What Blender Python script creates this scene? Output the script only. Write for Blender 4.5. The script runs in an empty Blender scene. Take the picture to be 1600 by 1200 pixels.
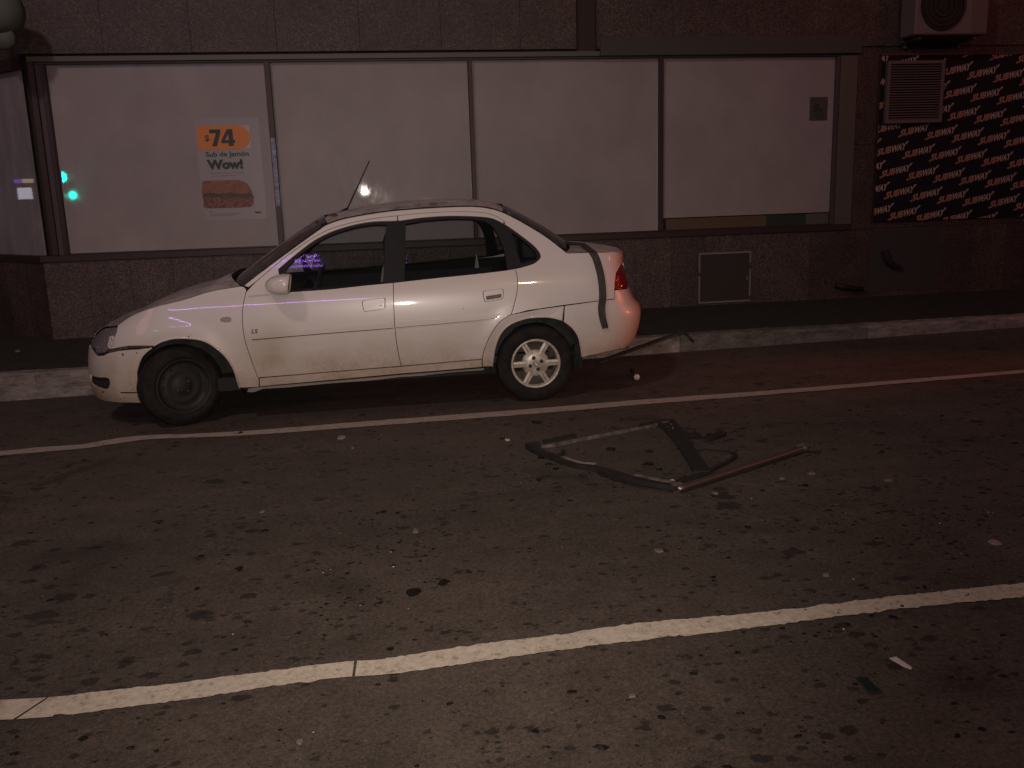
import math
# ---- night settings ----
SKYC=(.42,.32,.31,1); SKYS=.048; EXPO=0.0; STEER=math.radians(31)
GREENS=60; NEONP=(-4.2,-12.3,15.6); NEON2=(-.8,-8,-8.1)
def LAMPS():
    # the phone's own flash, mirrored in the shop window
    lamp('phone_flash','SPOT',(.01,-.03,CH+.01),470,(1,.84,.71),.026,target=(.2,6.2,.25),spot_size=math.radians(72),spot_blend=1)
    # sodium street lamp behind on the right, added pale fill lamp and neon glow on the left, brake lights on the right
    lamp('street_lamp','POINT',(3.0,-11.5,8.6),800,(1,.60,.34),.16)
    lamp('left_fill','POINT',(-4.2,-.5,9.5),860,(1,.76,.69),.4)  # added overhead fill for the ground, no such lamp in view
    lamp('pink_neon','POINT',(-15,-5,7),400,(1,.36,.50),3.0)
    lamp('brake_light','SPOT',(8.6,5.9,1.15),430,(1,.13,.05),.10,target=(2.0,6.7,.75),spot_size=math.radians(34),spot_blend=1)
    lamp('red_signal','POINT',(8.8,5,4.6),50,(1,.10,.08),.3)
    # purple neon strips high on the building across the street, and a violet one lower down
    for k in range(3):
        o=lamp('neon_strip','AREA',(NEONP[0]+.15*k,-12,NEONP[2]+.42*k),(22,30,16)[k],(.42,.16,1),0,shape='RECTANGLE',size=2.3-.5*k,size_y=.17-.04*k)
        o.rotation_euler=(math.radians(118),math.radians(0),0); o.rotation_euler.rotate_axis('Z',math.radians(-9))
    o=lamp('violet_strip','AREA',(-5.5,-19.8,7.5),210,(.55,.25,1),0,shape='RECTANGLE',size=7,size_y=.3); o.rotation_euler=(math.radians(105),0,0)

# ---- camera (solved from the photograph) ----
CF=1428.7; YAW=-.1508; PIT=.2110; ROL=-.0318; CH=1.4984; GR=.0124
WALL=9.742; KERB=7.893; LANE=5.917; NEAR=2.7396; ZTOP=2.797; ZSILL=.984; ZKERB=.137
def cam_axes():
    cy,sy,cp,sp=math.cos(YAW),math.sin(YAW),math.cos(PIT),math.sin(PIT)
    fw=(-sy*cp,cy*cp,-sp); r=(cy,sy,0.)
    u=(r[1]*fw[2]-r[2]*fw[1], r[2]*fw[0]-r[0]*fw[2], r[0]*fw[1]-r[1]*fw[0])
    c,s=math.cos(ROL),math.sin(ROL)
    return tuple(r[i]*c+u[i]*s for i in range(3)),tuple(-r[i]*s+u[i]*c for i in range(3)),fw
AR,AU,AF=cam_axes()
def ray(x,y):
    return tuple(AR[i]*(x-800)/CF+AU[i]*(600-y)/CF+AF[i] for i in range(3))
def proj(P):
    d=(P[0],P[1],P[2]-CH); z=sum(d[i]*AF[i] for i in range(3))
    return 800+CF*sum(d[i]*AR[i] for i in range(3))/z, 600-CF*sum(d[i]*AU[i] for i in range(3))/z
def at_y(x,y,Y):
    d=ray(x,y);t=Y/d[1];return (d[0]*t,Y,CH+d[2]*t)
def on_road(x,y,h=0):
    d=ray(x,y);t=(CH-h)/(GR*d[0]-d[2]);return (d[0]*t,d[1]*t,CH+d[2]*t)
# ---- car frame: u rearwards from the front axle, v inwards from the near side, w up ----
TH=math.atan2(6.2152-6.2994,1.1336+1.3178)
CUX,CUY=math.cos(TH),math.sin(TH)
OX,OY=-1.3178-(-CUY)*.03,6.2994-CUX*.03
def car2w(u,v,w):
    x=OX+u*CUX-v*CUY; y=OY+u*CUY+v*CUX
    return (x-GR*w,y,GR*x+w)
def lerp_tab(t,x):
    if x<=t[0][0]: return t[0][1]
    for (a,b),(c,d) in zip(t,t[1:]):
        if x<=c:
            k=(x-a)/(c-a); return b+(d-b)*k
    return t[-1][1]
def smooth_tab(t,x):   # Catmull-Rom
    if x<=t[0][0]: return t[0][1]
    if x>=t[-1][0]: return t[-1][1]
    for i in range(len(t)-1):
        if x<=t[i+1][0]:
            x0,y0=t[i];x1,y1=t[i+1]
            m0=((t[i+1][1]-t[i-1][1])/(t[i+1][0]-t[i-1][0])) if i>0 else (y1-y0)/(x1-x0)
            m1=((t[i+2][1]-y0)/(t[i+2][0]-x0)) if i+2<len(t) else (y1-y0)/(x1-x0)
            h=x1-x0;k=(x-x0)/h
            return (2*k**3-3*k*k+1)*y0+(k**3-2*k*k+k)*h*m0+(-2*k**3+3*k*k)*y1+(k**3-k*k)*h*m1
HW=.805
SEC=[(.10,.075),(.17,.05),(.22,.028),(.30,.014),(.42,.004),(.54,0),(.64,.0),(.74,.006),(.82,.018),(.88,.0345),(.93,.0530),(1.0,.0795),(1.1,.1185),(1.2,.159),(1.3,.2015),(1.36,.2285),(1.40,.25),(1.44,.275)]
UJF,UJR=-.02,2.78; LF,LR=1.15,1.02; NF,NR=2.5,2.9
UF=[(.10,-.69),(.15,-.71),(.2,-.722),(.25,-.736),(.35,-.734),(.45,-.722),(.5,-.711),(.55,-.695),(.6,-.661),(.65,-.62),(.7,-.564),(.75,-.47),(.8,-.36),(.9,-.3)]
UR=[(.10,3.14),(.2,3.155),(.26,3.165),(.3,3.2),(.35,3.268),(.4,3.287),(.45,3.307),(.5,3.318),(.55,3.324),(.6,3.316),(.65,3.272),(.7,3.249),(.75,3.233),(.85,3.213),(.9,3.196),(1.0,3.197),(1.1,3.19)]
def bump(s,w):
    b=0
    for uc,zc in((0,.29),(2.443,.29)):
        r=math.hypot(s-uc,w-zc)
        if w>.15: b-=.014*math.exp(-((r-.37)/.05)**2)
    return b
def S(s,w):
    v=smooth_tab(SEC,w)+bump(s,w)
    if s<UJF:
        ph=math.pi/2*(1-(UJF-s)/LF)
        a=UJF-smooth_tab(UF,w); n=NF; sg=-1; uj=UJF
    elif s>UJR:
        ph=math.pi/2*(1-(s-UJR)/LR); a=smooth_tab(UR,w)-UJR; n=NR; sg=1; uj=UJR
    else: return (s,v,w)
    ph=max(0,ph)
    return (uj+sg*a*abs(math.cos(ph))**(2/n), HW-(HW-v)*abs(math.sin(ph))**(2/n), w)
def Sw(s,w): return car2w(*S(s,w))
def hit(x,y,s0=None,w0=None,f=Sw):
    """the point of the body side seen at pixel x,y, as surface coordinates"""
    s=s0 if s0 is not None else (x-283)/230.; w=w0 if w0 is not None else (645-y)/220.
    for _ in range(40):
        px,py=proj(f(s,w)); ex,ey=x-px,y-py
        if abs(ex)+abs(ey)<.02: break
        e=1e-4
        ax,ay=proj(f(s+e,w)); bx,by=proj(f(s,w+e))
        a,b,c,d=(ax-px)/e,(bx-px)/e,(ay-py)/e,(by-py)/e
        det=a*d-b*c
        if abs(det)<1: det=1 if det>=0 else -1
        ds=(d*ex-b*ey)/det; dw=(-c*ex+a*ey)/det
        m=max(abs(ds),abs(dw),1e-9); k=min(1,.08/m)
        s+=ds*k; w+=dw*k
    return s,w

import bpy, bmesh, random
from mathutils import Vector, Matrix
from mathutils.geometry import delaunay_2d_cdt, intersect_point_tri_2d
random.seed(7)
scn=bpy.context.scene
COL=scn.collection
# ---------------- camera ----------------
cam=bpy.data.cameras.new('camera'); camo=bpy.data.objects.new('camera',cam); COL.objects.link(camo)
cam.sensor_width=36; cam.lens=36*CF/1600; cam.clip_start=.05; cam.clip_end=500
camo.matrix_world=Matrix(((AR[0],AU[0],-AF[0],0),(AR[1],AU[1],-AF[1],0),(AR[2],AU[2],-AF[2],CH),(0,0,0,1)))
scn.camera=camo
# ---------------- night sky ----------------
wd=bpy.data.worlds.new('World'); scn.world=wd; wd.use_nodes=True
bg=wd.node_tree.nodes['Background']; bg.inputs[0].default_value=SKYC; bg.inputs[1].default_value=SKYS
scn.view_settings.view_transform='Standard'; scn.view_settings.look='None'
scn.view_settings.exposure=EXPO; scn.view_settings.gamma=1; scn.view_settings.use_curve_mapping=False
scn.cycles.use_denoising=True; scn.cycles.sample_clamp_indirect=1.5; scn.cycles.sample_clamp_direct=30
scn.cycles.max_bounces=8; scn.cycles.transparent_max_bounces=16
# ---------------- lamps of the place, plus an added fill ----------------
def lamp(name,kind,loc,watts,col,radius,target=None,**k):
    l=bpy.data.lights.new(name,kind); l.energy=watts; l.color=col
    if kind in('POINT','SPOT'): l.shadow_soft_size=radius
    for a,b in k.items(): setattr(l,a,b)
    o=bpy.data.objects.new(name,l); COL.objects.link(o); o.location=loc
    if target: o.rotation_euler=(Vector(target)-Vector(loc)).to_track_quat('-Z','Y').to_euler()
    return o
LAMPS()
# ---------------- helpers ----------------
def mat(name,col,rough=.6,metal=0,**k):
    m=bpy.data.materials.new(name); m.use_nodes=True; b=m.node_tree.nodes['Principled BSDF']
    b.inputs['Base Color'].default_value=(*col,1); b.inputs['Roughness'].default_value=rough; b.inputs['Metallic'].default_value=metal
    for a,v in k.items(): b.inputs[a.replace('_',' ')].default_value=v
    return m
def N(m,t,**k):
    n=m.node_tree.nodes.new(t)
    for a,v in k.items():
        if a=='i':
            for kk,vv in v.items(): n.inputs[kk].default_value=vv
        else: setattr(n,a,v)
    return n
def LK(m,a,b): m.node_tree.links.new(a,b)
def B(m): return m.node_tree.nodes['Principled BSDF']
def noise(m,scale,detail=4,rough=.6,coord='Object',stretch=None,dist=0):
    t=N(m,'ShaderNodeTexCoord'); n=N(m,'ShaderNodeTexNoise',i={'Scale':scale,'Detail':detail,'Roughness':rough,'Distortion':dist})
    src=t.outputs[coord]
    if stretch:
        mp=N(m,'ShaderNodeMapping'); mp.inputs['Scale'].default_value=stretch; LK(m,src,mp.inputs[0]); src=mp.outputs[0]
    LK(m,src,n.inputs['Vector']); return n.outputs['Fac']
def ramp(m,fac,stops):
    r=N(m,'ShaderNodeValToRGB'); e=r.color_ramp.elements
    while len(e)<len(stops): e.new(.5)
    for x,(p,c) in zip(e,stops):
        x.position=p; x.color=(*c,1) if len(c)==3 else c
    LK(m,fac,r.inputs[0]); return r.outputs[0]
def mix(m,fac,a,b,mode='MIX'):
    n=N(m,'ShaderNodeMix',data_type='RGBA',blend_type=mode)
    for s,v in((n.inputs[0],fac),(n.inputs[6],a),(n.inputs[7],b)):
        if hasattr(v,'links'): LK(m,v,s)
        elif isinstance(v,tuple): s.default_value=(*v,1)
        else: s.default_value=v
    return n.outputs[2]
def g1(v): return (v,v,v)
def bumpn(m,h,strength=.3,dist=.01):
    b=N(m,'ShaderNodeBump',i={'Strength':strength,'Distance':dist}); LK(m,h,b.inputs['Height']); LK(m,b.outputs[0],B(m).inputs['Normal'])
def math_(m,op,a,b=None,clamp=False):
    n=N(m,'ShaderNodeMath',operation=op,use_clamp=clamp)
    for s,v in zip(n.inputs,(a,b)):
        if v is None: continue
        if hasattr(v,'links'): LK(m,v,s)
        else: s.default_value=v
    return n.outputs[0]
def mesh(name,vs,fs,m=None,parent=None,smooth=False,kind=None,label=None):
    me=bpy.data.meshes.new(name); me.from_pydata([tuple(v) for v in vs],[],fs); me.update()
    if smooth:
        me.polygons.foreach_set('use_smooth',[True]*len(me.polygons))
    o=bpy.data.objects.new(name,me); COL.objects.link(o)
    if m: me.materials.append(m)
    if parent: o.parent=parent
    if kind: o['kind']=kind
    if label: o['label']=label
    return o
def recalc(o,merge=0):
    bm=bmesh.new(); bm.from_mesh(o.data)
    if merge: bmesh.ops.remove_doubles(bm,verts=bm.verts,dist=merge)
    bmesh.ops.recalc_face_normals(bm,faces=bm.faces); bm.to_mesh(o.data); bm.free(); return o
def thing(name,label,cat,loc=(0,0,0),group=None,rot=(0,0,0)):
    o=bpy.data.objects.new(name,None); o.empty_display_size=.2; COL.objects.link(o); o.location=loc; o.rotation_euler=rot
    return tag(o,label,cat,group)
def tag(o,label,cat,group=None):
    o['label']=label; o['category']=cat
    if group: o['group']=group
    return o
BOXF=[(0,3,2,1),(4,5,6,7),(0,1,5,4),(1,2,6,5),(2,3,7,6),(3,0,4,7)]
def box(name,a,b,m,parent=None,bev=0,**k):
    (x0,y0,z0),(x1,y1,z1)=a,b
    o=mesh(name,[(x0,y0,z0),(x1,y0,z0),(x1,y1,z0),(x0,y1,z0),(x0,y0,z1),(x1,y0,z1),(x1,y1,z1),(x0,y1,z1)],BOXF,m,parent,**k)
    if bev: bevel(o,bev)
    return o
def bevel(o,w,seg=1):
    bm=bmesh.new(); bm.from_mesh(o.data)
    bmesh.ops.bevel(bm,geom=list(bm.edges),offset=w,segments=seg,affect='EDGES',profile=.5); bm.to_mesh(o.data); bm.free()
def hexa(name,c8,m,parent=None,**k):  # 8 corners: bottom loop then top loop
    return mesh(name,c8,BOXF,m,parent,**k)
def sweep(name,pts,sec,m,parent=None,up=(0,0,1),smooth=True,scales=None,**k):
    """sweep a closed 2-D section (list of (a,b)) along pts; a lies across, b along up"""
    pts=[Vector(p) for p in pts]; n=len(sec); vs=[];fs=[]
    for i,p in enumerate(pts):
        t=(pts[min(i+1,len(pts)-1)]-pts[max(i-1,0)]).normalized()
        U=Vector(up) if not callable(up) else Vector(up(i))
        a=t.cross(U)
        a=a.normalized() if a.length>1e-4 else Vector((1,0,0)); b=a.cross(t).normalized()
        sc=scales[i] if scales else 1
        vs+=[p+a*x*sc+b*y*sc for x,y in sec]
    for i in range(len(pts)-1):
        for j in range(n): fs.append((i*n+j,i*n+(j+1)%n,(i+1)*n+(j+1)%n,(i+1)*n+j))
    fs+=[tuple(range(n))[::-1],tuple((len(pts)-1)*n+j for j in range(n))]
    return recalc(mesh(name,vs,fs,m,parent,smooth,**k))
def circ(r,n=8,ry=None): return [(r*math.cos(2*math.pi*i/n),(ry or r)*math.sin(2*math.pi*i/n)) for i in range(n)]
def rect(a,b): return [(-a/2,-b/2),(a/2,-b/2),(a/2,b/2),(-a/2,b/2)]
def lathe(name,prof,m,parent=None,n=40,smooth=True,loc=None,caps=False,**k):
    """profile (r,y) turned about the local y axis"""
    vs=[];fs=[];L=len(prof)
    for i in range(n):
        a=2*math.pi*i/n
        vs+=[(r*math.cos(a),y,r*math.sin(a)) for r,y in prof]
    for i in range(n):
        for j in range(L-1): fs.append((i*L+j,((i+1)%n)*L+j,((i+1)%n)*L+j+1,i*L+j+1))
    o=recalc(mesh(name,vs,fs,m,parent,smooth,**k),1e-5)
    if loc: o.location=loc
    return o
def cr(pts,k=4,closed=False):
    """Catmull-Rom through pts"""
    out=[];n=len(pts)
    g=lambda i: pts[i%n] if closed else pts[max(0,min(n-1,i))]
    for i in range(n if closed else n-1):
        a,b,c,d=g(i-1),g(i),g(i+1),g(i+2)
        for j in range(k):
            t=j/k
            out.append(tuple(.5*((2*b[q])+(-a[q]+c[q])*t+(2*a[q]-5*b[q]+4*c[q]-d[q])*t*t+(-a[q]+3*b[q]-3*c[q]+d[q])*t**3) for q in range(len(b))))
    if not closed: out.append(tuple(pts[-1]))
    return out
def inpoly(x,y,P):
    c=False;j=len(P)-1
    for i in range(len(P)):
        if (P[i][1]>y)!=(P[j][1]>y) and x<(P[j][0]-P[i][0])*(y-P[i][1])/(P[j][1]-P[i][1])+P[i][0]: c=not c
        j=i
    return c
def area(P): return sum(P[i-1][0]*P[i][1]-P[i][0]*P[i-1][1] for i in range(len(P)))/2
def clean(P,eps=.0015):
    out=[]
    for p in P:
        if not out or math.hypot(p[0]-out[-1][0],p[1]-out[-1][1])>eps: out.append(p)
    if math.hypot(out[0][0]-out[-1][0],out[0][1]-out[-1][1])<=eps: out.pop()
    return out
def shrink(P,g):
    if g==0: return P
    sg=1 if area(P)>0 else -1; n=len(P); out=[]
    for i in range(n):
        a,b,c=P[i-1],P[i],P[(i+1)%n]
        d1=(b[0]-a[0],b[1]-a[1]);d2=(c[0]-b[0],c[1]-b[1])
        l1=math.hypot(*d1) or 1;l2=math.hypot(*d2) or 1
        n1=(-d1[1]/l1*sg,d1[0]/l1*sg);n2=(-d2[1]/l2*sg,d2[0]/l2*sg)
        m=(n1[0]+n2[0],n1[1]+n2[1]);q=1+n1[0]*n2[0]+n1[1]*n2[1]
        if q<.25:q=.25
        out.append((b[0]+m[0]*g/q,b[1]+m[1]*g/q))
    return out
def dist_edge(p,P):
    best=9
    for i in range(len(P)):
        a=P[i-1];b=P[i];dx,dy=b[0]-a[0],b[1]-a[1];L=dx*dx+dy*dy
        t=max(0,min(1,((p[0]-a[0])*dx+(p[1]-a[1])*dy)/L)) if L else 0
        best=min(best,math.hypot(p[0]-a[0]-t*dx,p[1]-a[1]-t*dy))
    return best
def tri2d(P,holes=(),grid=.045):
    loops=[clean(P)]+[clean(h) for h in holes]; vs=[];es=[]
    for L in loops:
        o=len(vs); vs+=L; es+=[(o+i,o+(i+1)%len(L)) for i in range(len(L))]
    nb=len(vs)
    if grid:
        xs=[p[0] for p in loops[0]];ys=[p[1] for p in loops[0]]
        i=0;y=min(ys)+grid*.5
        while y<max(ys):
            x=min(xs)+grid*(.5 if i%2 else 1)
            while x<max(xs):
                if inpoly(x,y,loops[0]) and not any(inpoly(x,y,h) for h in loops[1:]) and all(dist_edge((x,y),l)>grid*.35 for l in loops): vs.append((x,y))
                x+=grid
            y+=grid*.87;i+=1
    V,E,F,ov,_,_=delaunay_2d_cdt([Vector(v) for v in vs],es,[],0,1e-6)
    V=[(v.x,v.y) for v in V]; fs=[]
    for f in F:
        cx=sum(V[i][0] for i in f)/len(f);cy=sum(V[i][1] for i in f)/len(f)
        if inpoly(cx,cy,loops[0]) and not any(inpoly(cx,cy,h) for h in loops[1:]): fs.append(tuple(f))
    return V,fs
# ---------------- materials ----------------
M={}
def mk_materials():
    # white paint with road dirt low down
    m=M['paint']=mat('paint',(.74,.72,.70),.34,Coat_Weight=.7,Coat_Roughness=.045)
    t=N(m,'ShaderNodeTexCoord'); sx=N(m,'ShaderNodeSeparateXYZ'); LK(m,t.outputs['Object'],sx.inputs[0])
    low=N(m,'ShaderNodeMapRange',i={1:.66,2:.16,3:0,4:1.15}); LK(m,sx.outputs[2],low.inputs[0])
    n1=noise(m,3.2,6,.65,stretch=(1,1,1.4)); n2=noise(m,60,3,.6)
    d=math_(m,'MULTIPLY',low.outputs[0],math_(m,'ADD',n1,.12),True)
    d=math_(m,'MULTIPLY',d,math_(m,'ADD',math_(m,'MULTIPLY',n2,.7),.55),True)
    d=math_(m,'MULTIPLY',d,1.5,True)
    # splash dirt thrown back from the front wheel
    sp=N(m,'ShaderNodeVectorMath',operation='DISTANCE'); LK(m,t.outputs['Object'],sp.inputs[0]); sp.inputs[1].default_value=(.62,0,.40)
    s2=N(m,'ShaderNodeMapRange',i={1:.34,2:.04,3:0,4:1}); LK(m,sp.outputs['Value'],s2.inputs[0])
    d2=math_(m,'MULTIPLY',math_(m,'MULTIPLY',s2.outputs[0],n1),1.5,True)
    d=math_(m,'MAXIMUM',d,d2)
    c=mix(m,d,(.56,.53,.51),(.27,.20,.12))
    LK(m,c,B(m).inputs['Base Color'])
    LK(m,math_(m,'ADD',math_(m,'MULTIPLY',d,.5),.32),B(m).inputs['Roughness'])
    LK(m,math_(m,'SUBTRACT',.75,math_(m,'MULTIPLY',d,1.3),True),B(m).inputs['Coat Weight'])
    bumpn(m,noise(m,2.2,1),.05,.02)
    # grimy upward panels
    m=M['paint_top']=mat('paint_top',(.7,.68,.66),.4,Coat_Weight=.5,Coat_Roughness=.1)
    c=ramp(m,noise(m,9,8,.7),[(.35,(.13,.105,.09)),(.5,(.42,.39,.37)),(.7,(.55,.52,.5))]); LK(m,c,B(m).inputs['Base Color'])
    M['trim']=mat('black_trim',(.010,.011,.012),.6,Specular_IOR_Level=.22)
    M['shell']=mat('dark_shell',(.012,.012,.012),.9)
    m=M['liner']=mat('wheel_liner',(.035,.038,.034),.85); LK(m,ramp(m,noise(m,12),[(.3,(.02,.021,.02)),(.75,(.06,.062,.055))]),B(m).inputs['Base Color'])
    m=M['tyre']=mat('tyre_rubber',(.022,.021,.02),.85,Specular_IOR_Level=.2); LK(m,ramp(m,noise(m,14,6),[(.35,(.009,.008,.008)),(.8,(.024,.021,.019))]),B(m).inputs['Base Color'])
    m=M['rim']=mat('silver_hubcap',(.5,.47,.42),.38,.25); LK(m,ramp(m,noise(m,18,6),[(.3,(.30,.25,.18)),(.6,(.52,.49,.43))]),B(m).inputs['Base Color'])
    M['steel']=mat('dark_steel_wheel',(.017,.016,.016),.6,.0,Specular_IOR_Level=.3); M['slot']=mat('handle_slot',(.13,.11,.10),.7)
    M['nut']=mat('dark_nut',(.05,.045,.036),.6,.2); M['barrel']=mat('dusty_wheel_barrel',(.10,.085,.06),.8)
    M['interior']=mat('interior_plastic',(.02,.02,.022),.8)
    M['seat']=mat('seat_cloth',(.035,.035,.038),.95)
    M['belt']=mat('belt_webbing',(.16,.155,.15),.8)
    m=M['glass']=bpy.data.materials.new('car_glass'); m.use_nodes=True; nt=m.node_tree; nt.nodes.clear()
    o=N(m,'ShaderNodeOutputMaterial'); mx=N(m,'ShaderNodeMixShader'); tr=N(m,'ShaderNodeBsdfTransparent'); gl=N(m,'ShaderNodeBsdfGlossy'); fr=N(m,'ShaderNodeFresnel',i={0:1.5})
    tr.inputs[0].default_value=(.80,.84,.84,1); gl.inputs['Roughness'].default_value=.035
    LK(m,fr.outputs[0],mx.inputs[0]); LK(m,tr.outputs[0],mx.inputs[1]); LK(m,gl.outputs[0],mx.inputs[2]); LK(m,mx.outputs[0],o.inputs[0])
    m=M['lens']=mat('headlight_lens',(.20,.17,.18),.12,.2,Coat_Weight=1,Coat_Roughness=.03)
    v=N(m,'ShaderNodeTexVoronoi',i={'Scale':55}); t=N(m,'ShaderNodeTexCoord'); LK(m,t.outputs['Object'],v.inputs['Vector']); bumpn(m,v.outputs['Distance'],.7,.01)
    m=M['lens_clear']=mat('clear_lens',(.7,.66,.66),.12,.3,Coat_Weight=1,Coat_Roughness=.03)
    v=N(m,'ShaderNodeTexVoronoi',i={'Scale':70}); t=N(m,'ShaderNodeTexCoord'); LK(m,t.outputs['Object'],v.inputs['Vector']); bumpn(m,v.outputs['Distance'],.9,.01)
    m=M['red_lens']=mat('red_tail_lens',(.17,.005,.008),.12,0,Coat_Weight=1,Coat_Roughness=.03)
    v=N(m,'ShaderNodeTexVoronoi',i={'Scale':60}); t=N(m,'ShaderNodeTexCoord'); LK(m,t.outputs['Object'],v.inputs['Vector']); bumpn(m,v.outputs['Distance'],.4,.01)
    M['indicator']=mat('indicator_lens',(.30,.25,.25),.2,Coat_Weight=1)
    M['chrome']=mat('worn_chrome',(.5,.48,.46),.25,.9)
    m=M['rust']=mat('rusty_edge',(.05,.03,.025),.9); LK(m,ramp(m,noise(m,40),[(.3,(.02,.012,.012)),(.7,(.12,.07,.055))]),B(m).inputs['Base Color'])
    # asphalt
    m=M['asphalt']=mat('asphalt',(.05,.045,.04),.8)
    big=noise(m,.55,5,.6); fine=noise(m,160,3,.7); mid=noise(m,6,6,.7); str_=noise(m,1.3,4,.6,stretch=(.5,2.2,1))
    c=ramp(m,fine,[(.25,(.030,.024,.019)),(.5,(.070,.0555,.0435)),(.68,(.093,.075,.060)),(.8,(.15,.13,.10))])
    gr2=noise(m,62,2,.8); c=mix(m,1.0,c,ramp(m,gr2,[(.33,g1(.66)),(.5,g1(.98)),(.68,g1(1.35))]),'MULTIPLY')
    c=mix(m,1.0,c,ramp(m,big,[(.3,g1(.72)),(.7,g1(1.12))]),'MULTIPLY')
    c=mix(m,1.0,c,ramp(m,mid,[(.3,g1(.8)),(.7,g1(1.1))]),'MULTIPLY')
    c=mix(m,1.0,c,ramp(m,str_,[(.3,g1(.82)),(.65,g1(1.08))]),'MULTIPLY')
    # scattered dark oil and leaf spots, some small some large
    tc=N(m,'ShaderNodeTexCoord')
    for sc,th,den,dk,seed in((3.1,.12,.16,.34,0),(6.5,.16,.30,.30,3),(13,.19,.42,.30,7),(27,.24,.42,.35,11),(1.3,.12,.22,.62,17)):
        mp=N(m,'ShaderNodeMapping'); mp.inputs['Location'].default_value=(seed,seed*1.7,0); mp.inputs['Scale'].default_value=(.8,1.1,0)
        LK(m,tc.outputs['Object'],mp.inputs[0])
        wn=N(m,'ShaderNodeTexNoise',i={'Scale':sc*3.5,'Detail':4}); LK(m,mp.outputs[0],wn.inputs['Vector'])
        ad=N(m,'ShaderNodeVectorMath',operation='MULTIPLY_ADD'); LK(m,wn.outputs['Color'],ad.inputs[0]); ad.inputs[1].default_value=g1(.62/sc); LK(m,mp.outputs[0],ad.inputs[2])
        v=N(m,'ShaderNodeTexVoronoi',i={'Scale':sc}); LK(m,ad.outputs[0],v.inputs['Vector'])
        sp=N(m,'ShaderNodeSeparateColor'); LK(m,v.outputs['Color'],sp.inputs[0])
        dm=noise(m,.7+sc*.02,2,.5)
        r=math_(m,'MULTIPLY',math_(m,'LESS_THAN',sp.outputs[0],den),math_(m,'MULTIPLY',sp.outputs[1],th*2.4))
        r=math_(m,'MULTIPLY',r,math_(m,'MULTIPLY',dm,1.5))
        e=N(m,'ShaderNodeMapRange',i={3:0,4:1}); e.interpolation_type='SMOOTHSTEP'
        LK(m,math_(m,'SUBTRACT',r,v.outputs['Distance']),e.inputs[0]); e.inputs[1].default_value=-.01; e.inputs[2].default_value=.05
        k=math_(m,'MULTIPLY',e.outputs[0],math_(m,'GREATER_THAN',r,.01))
        c=mix(m,k,c,mix(m,1.0,c,g1(dk),'MULTIPLY'))
    # hairline cracks
    mp=N(m,'ShaderNodeTexNoise',i={'Scale':2.2,'Detail':5}); LK(m,tc.outputs['Object'],mp.inputs['Vector'])
    ad=N(m,'ShaderNodeVectorMath',operation='MULTIPLY_ADD'); LK(m,mp.outputs['Color'],ad.inputs[0]); ad.inputs[1].default_value=g1(.5); LK(m,tc.outputs['Object'],ad.inputs[2])
    v=N(m,'ShaderNodeTexVoronoi',i={'Scale':.42}); v.feature='DISTANCE_TO_EDGE'; LK(m,ad.outputs[0],v.inputs['Vector'])
    e=N(m,'ShaderNodeMapRange',i={1:.0045,2:.001,3:0,4:1}); LK(m,v.outputs['Distance'],e.inputs[0])
    gate=N(m,'ShaderNodeMapRange',i={1:.5,2:.62,3:0,4:.65}); LK(m,noise(m,.8,3),gate.inputs[0])
    c=mix(m,math_(m,'MULTIPLY',e.outputs[0],gate.outputs[0]),c,(.012,.010,.009))
    # a few long stains left on this stretch of road: (pixel, pixel, half width m, strength)
    for (p,q,hw,k0) in(((262,812),(165,925),.10,.5),((120,850),(250,822),.09,.45),((230,700),(110,745),.07,.4),((560,860),(640,900),.12,.45),((980,735),(870,715),.07,.35),((1090,790),(1320,800),.10,.6),((1590,1020),(1480,1010),.12,.5),((600,1130),(760,1120),.12,.6)):
        a=Vector(on_road(*p)); b=Vector(on_road(*q)); L_=(b-a).length/2; c0=(a+b)/2; an=math.atan2(b.y-a.y,b.x-a.x)
        mp=N(m,'ShaderNodeMapping',vector_type='TEXTURE'); mp.inputs['Location'].default_value=c0; mp.inputs['Rotation'].default_value=(0,0,an); mp.inputs['Scale'].default_value=(L_,hw,1)
        wob=N(m,'ShaderNodeVectorMath',operation='MULTIPLY_ADD'); wn=N(m,'ShaderNodeTexNoise',i={'Scale':3.0,'Detail':5}); LK(m,tc.outputs['Object'],wn.inputs['Vector']); LK(m,wn.outputs['Color'],wob.inputs[0]); wob.inputs[1].default_value=(.35,.35,0); LK(m,tc.outputs['Object'],wob.inputs[2])
        LK(m,wob.outputs[0],mp.inputs[0]); ln=N(m,'ShaderNodeVectorMath',operation='LENGTH'); fl=N(m,'ShaderNodeVectorMath',operation='MULTIPLY'); LK(m,mp.outputs[0],fl.inputs[0]); fl.inputs[1].default_value=(1,1,0); LK(m,fl.outputs[0],ln.inputs[0])
        e=N(m,'ShaderNodeMapRange',i={1:1.3,2:.2,3:0,4:1}); LK(m,ln.outputs['Value'],e.inputs[0])
        c=mix(m,math_(m,'MULTIPLY',e.outputs[0],math_(m,'ADD',mid,.25),True),c,mix(m,1.0,c,g1(k0),'MULTIPLY'))
    LK(m,c,B(m).inputs['Base Color']); LK(m,ramp(m,mid,[(.3,g1(.72)),(.7,g1(.9))]),B(m).inputs['Roughness'])
    bumpn(m,fine,.35,.004)
    m=M['road_paint']=mat('road_paint',(.6,.56,.48),.7)
    c=ramp(m,noise(m,38,8,.8),[(.33,(.10,.085,.07)),(.43,(.42,.38,.31)),(.6,(.56,.515,.425))])
    c=mix(m,1.0,c,ramp(m,noise(m,1.2,3),[(.3,g1(.82)),(.7,g1(1.05))]),'MULTIPLY')
    LK(m,c,B(m).inputs['Base Color']); bumpn(m,noise(m,120,3),.3,.003)
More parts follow.
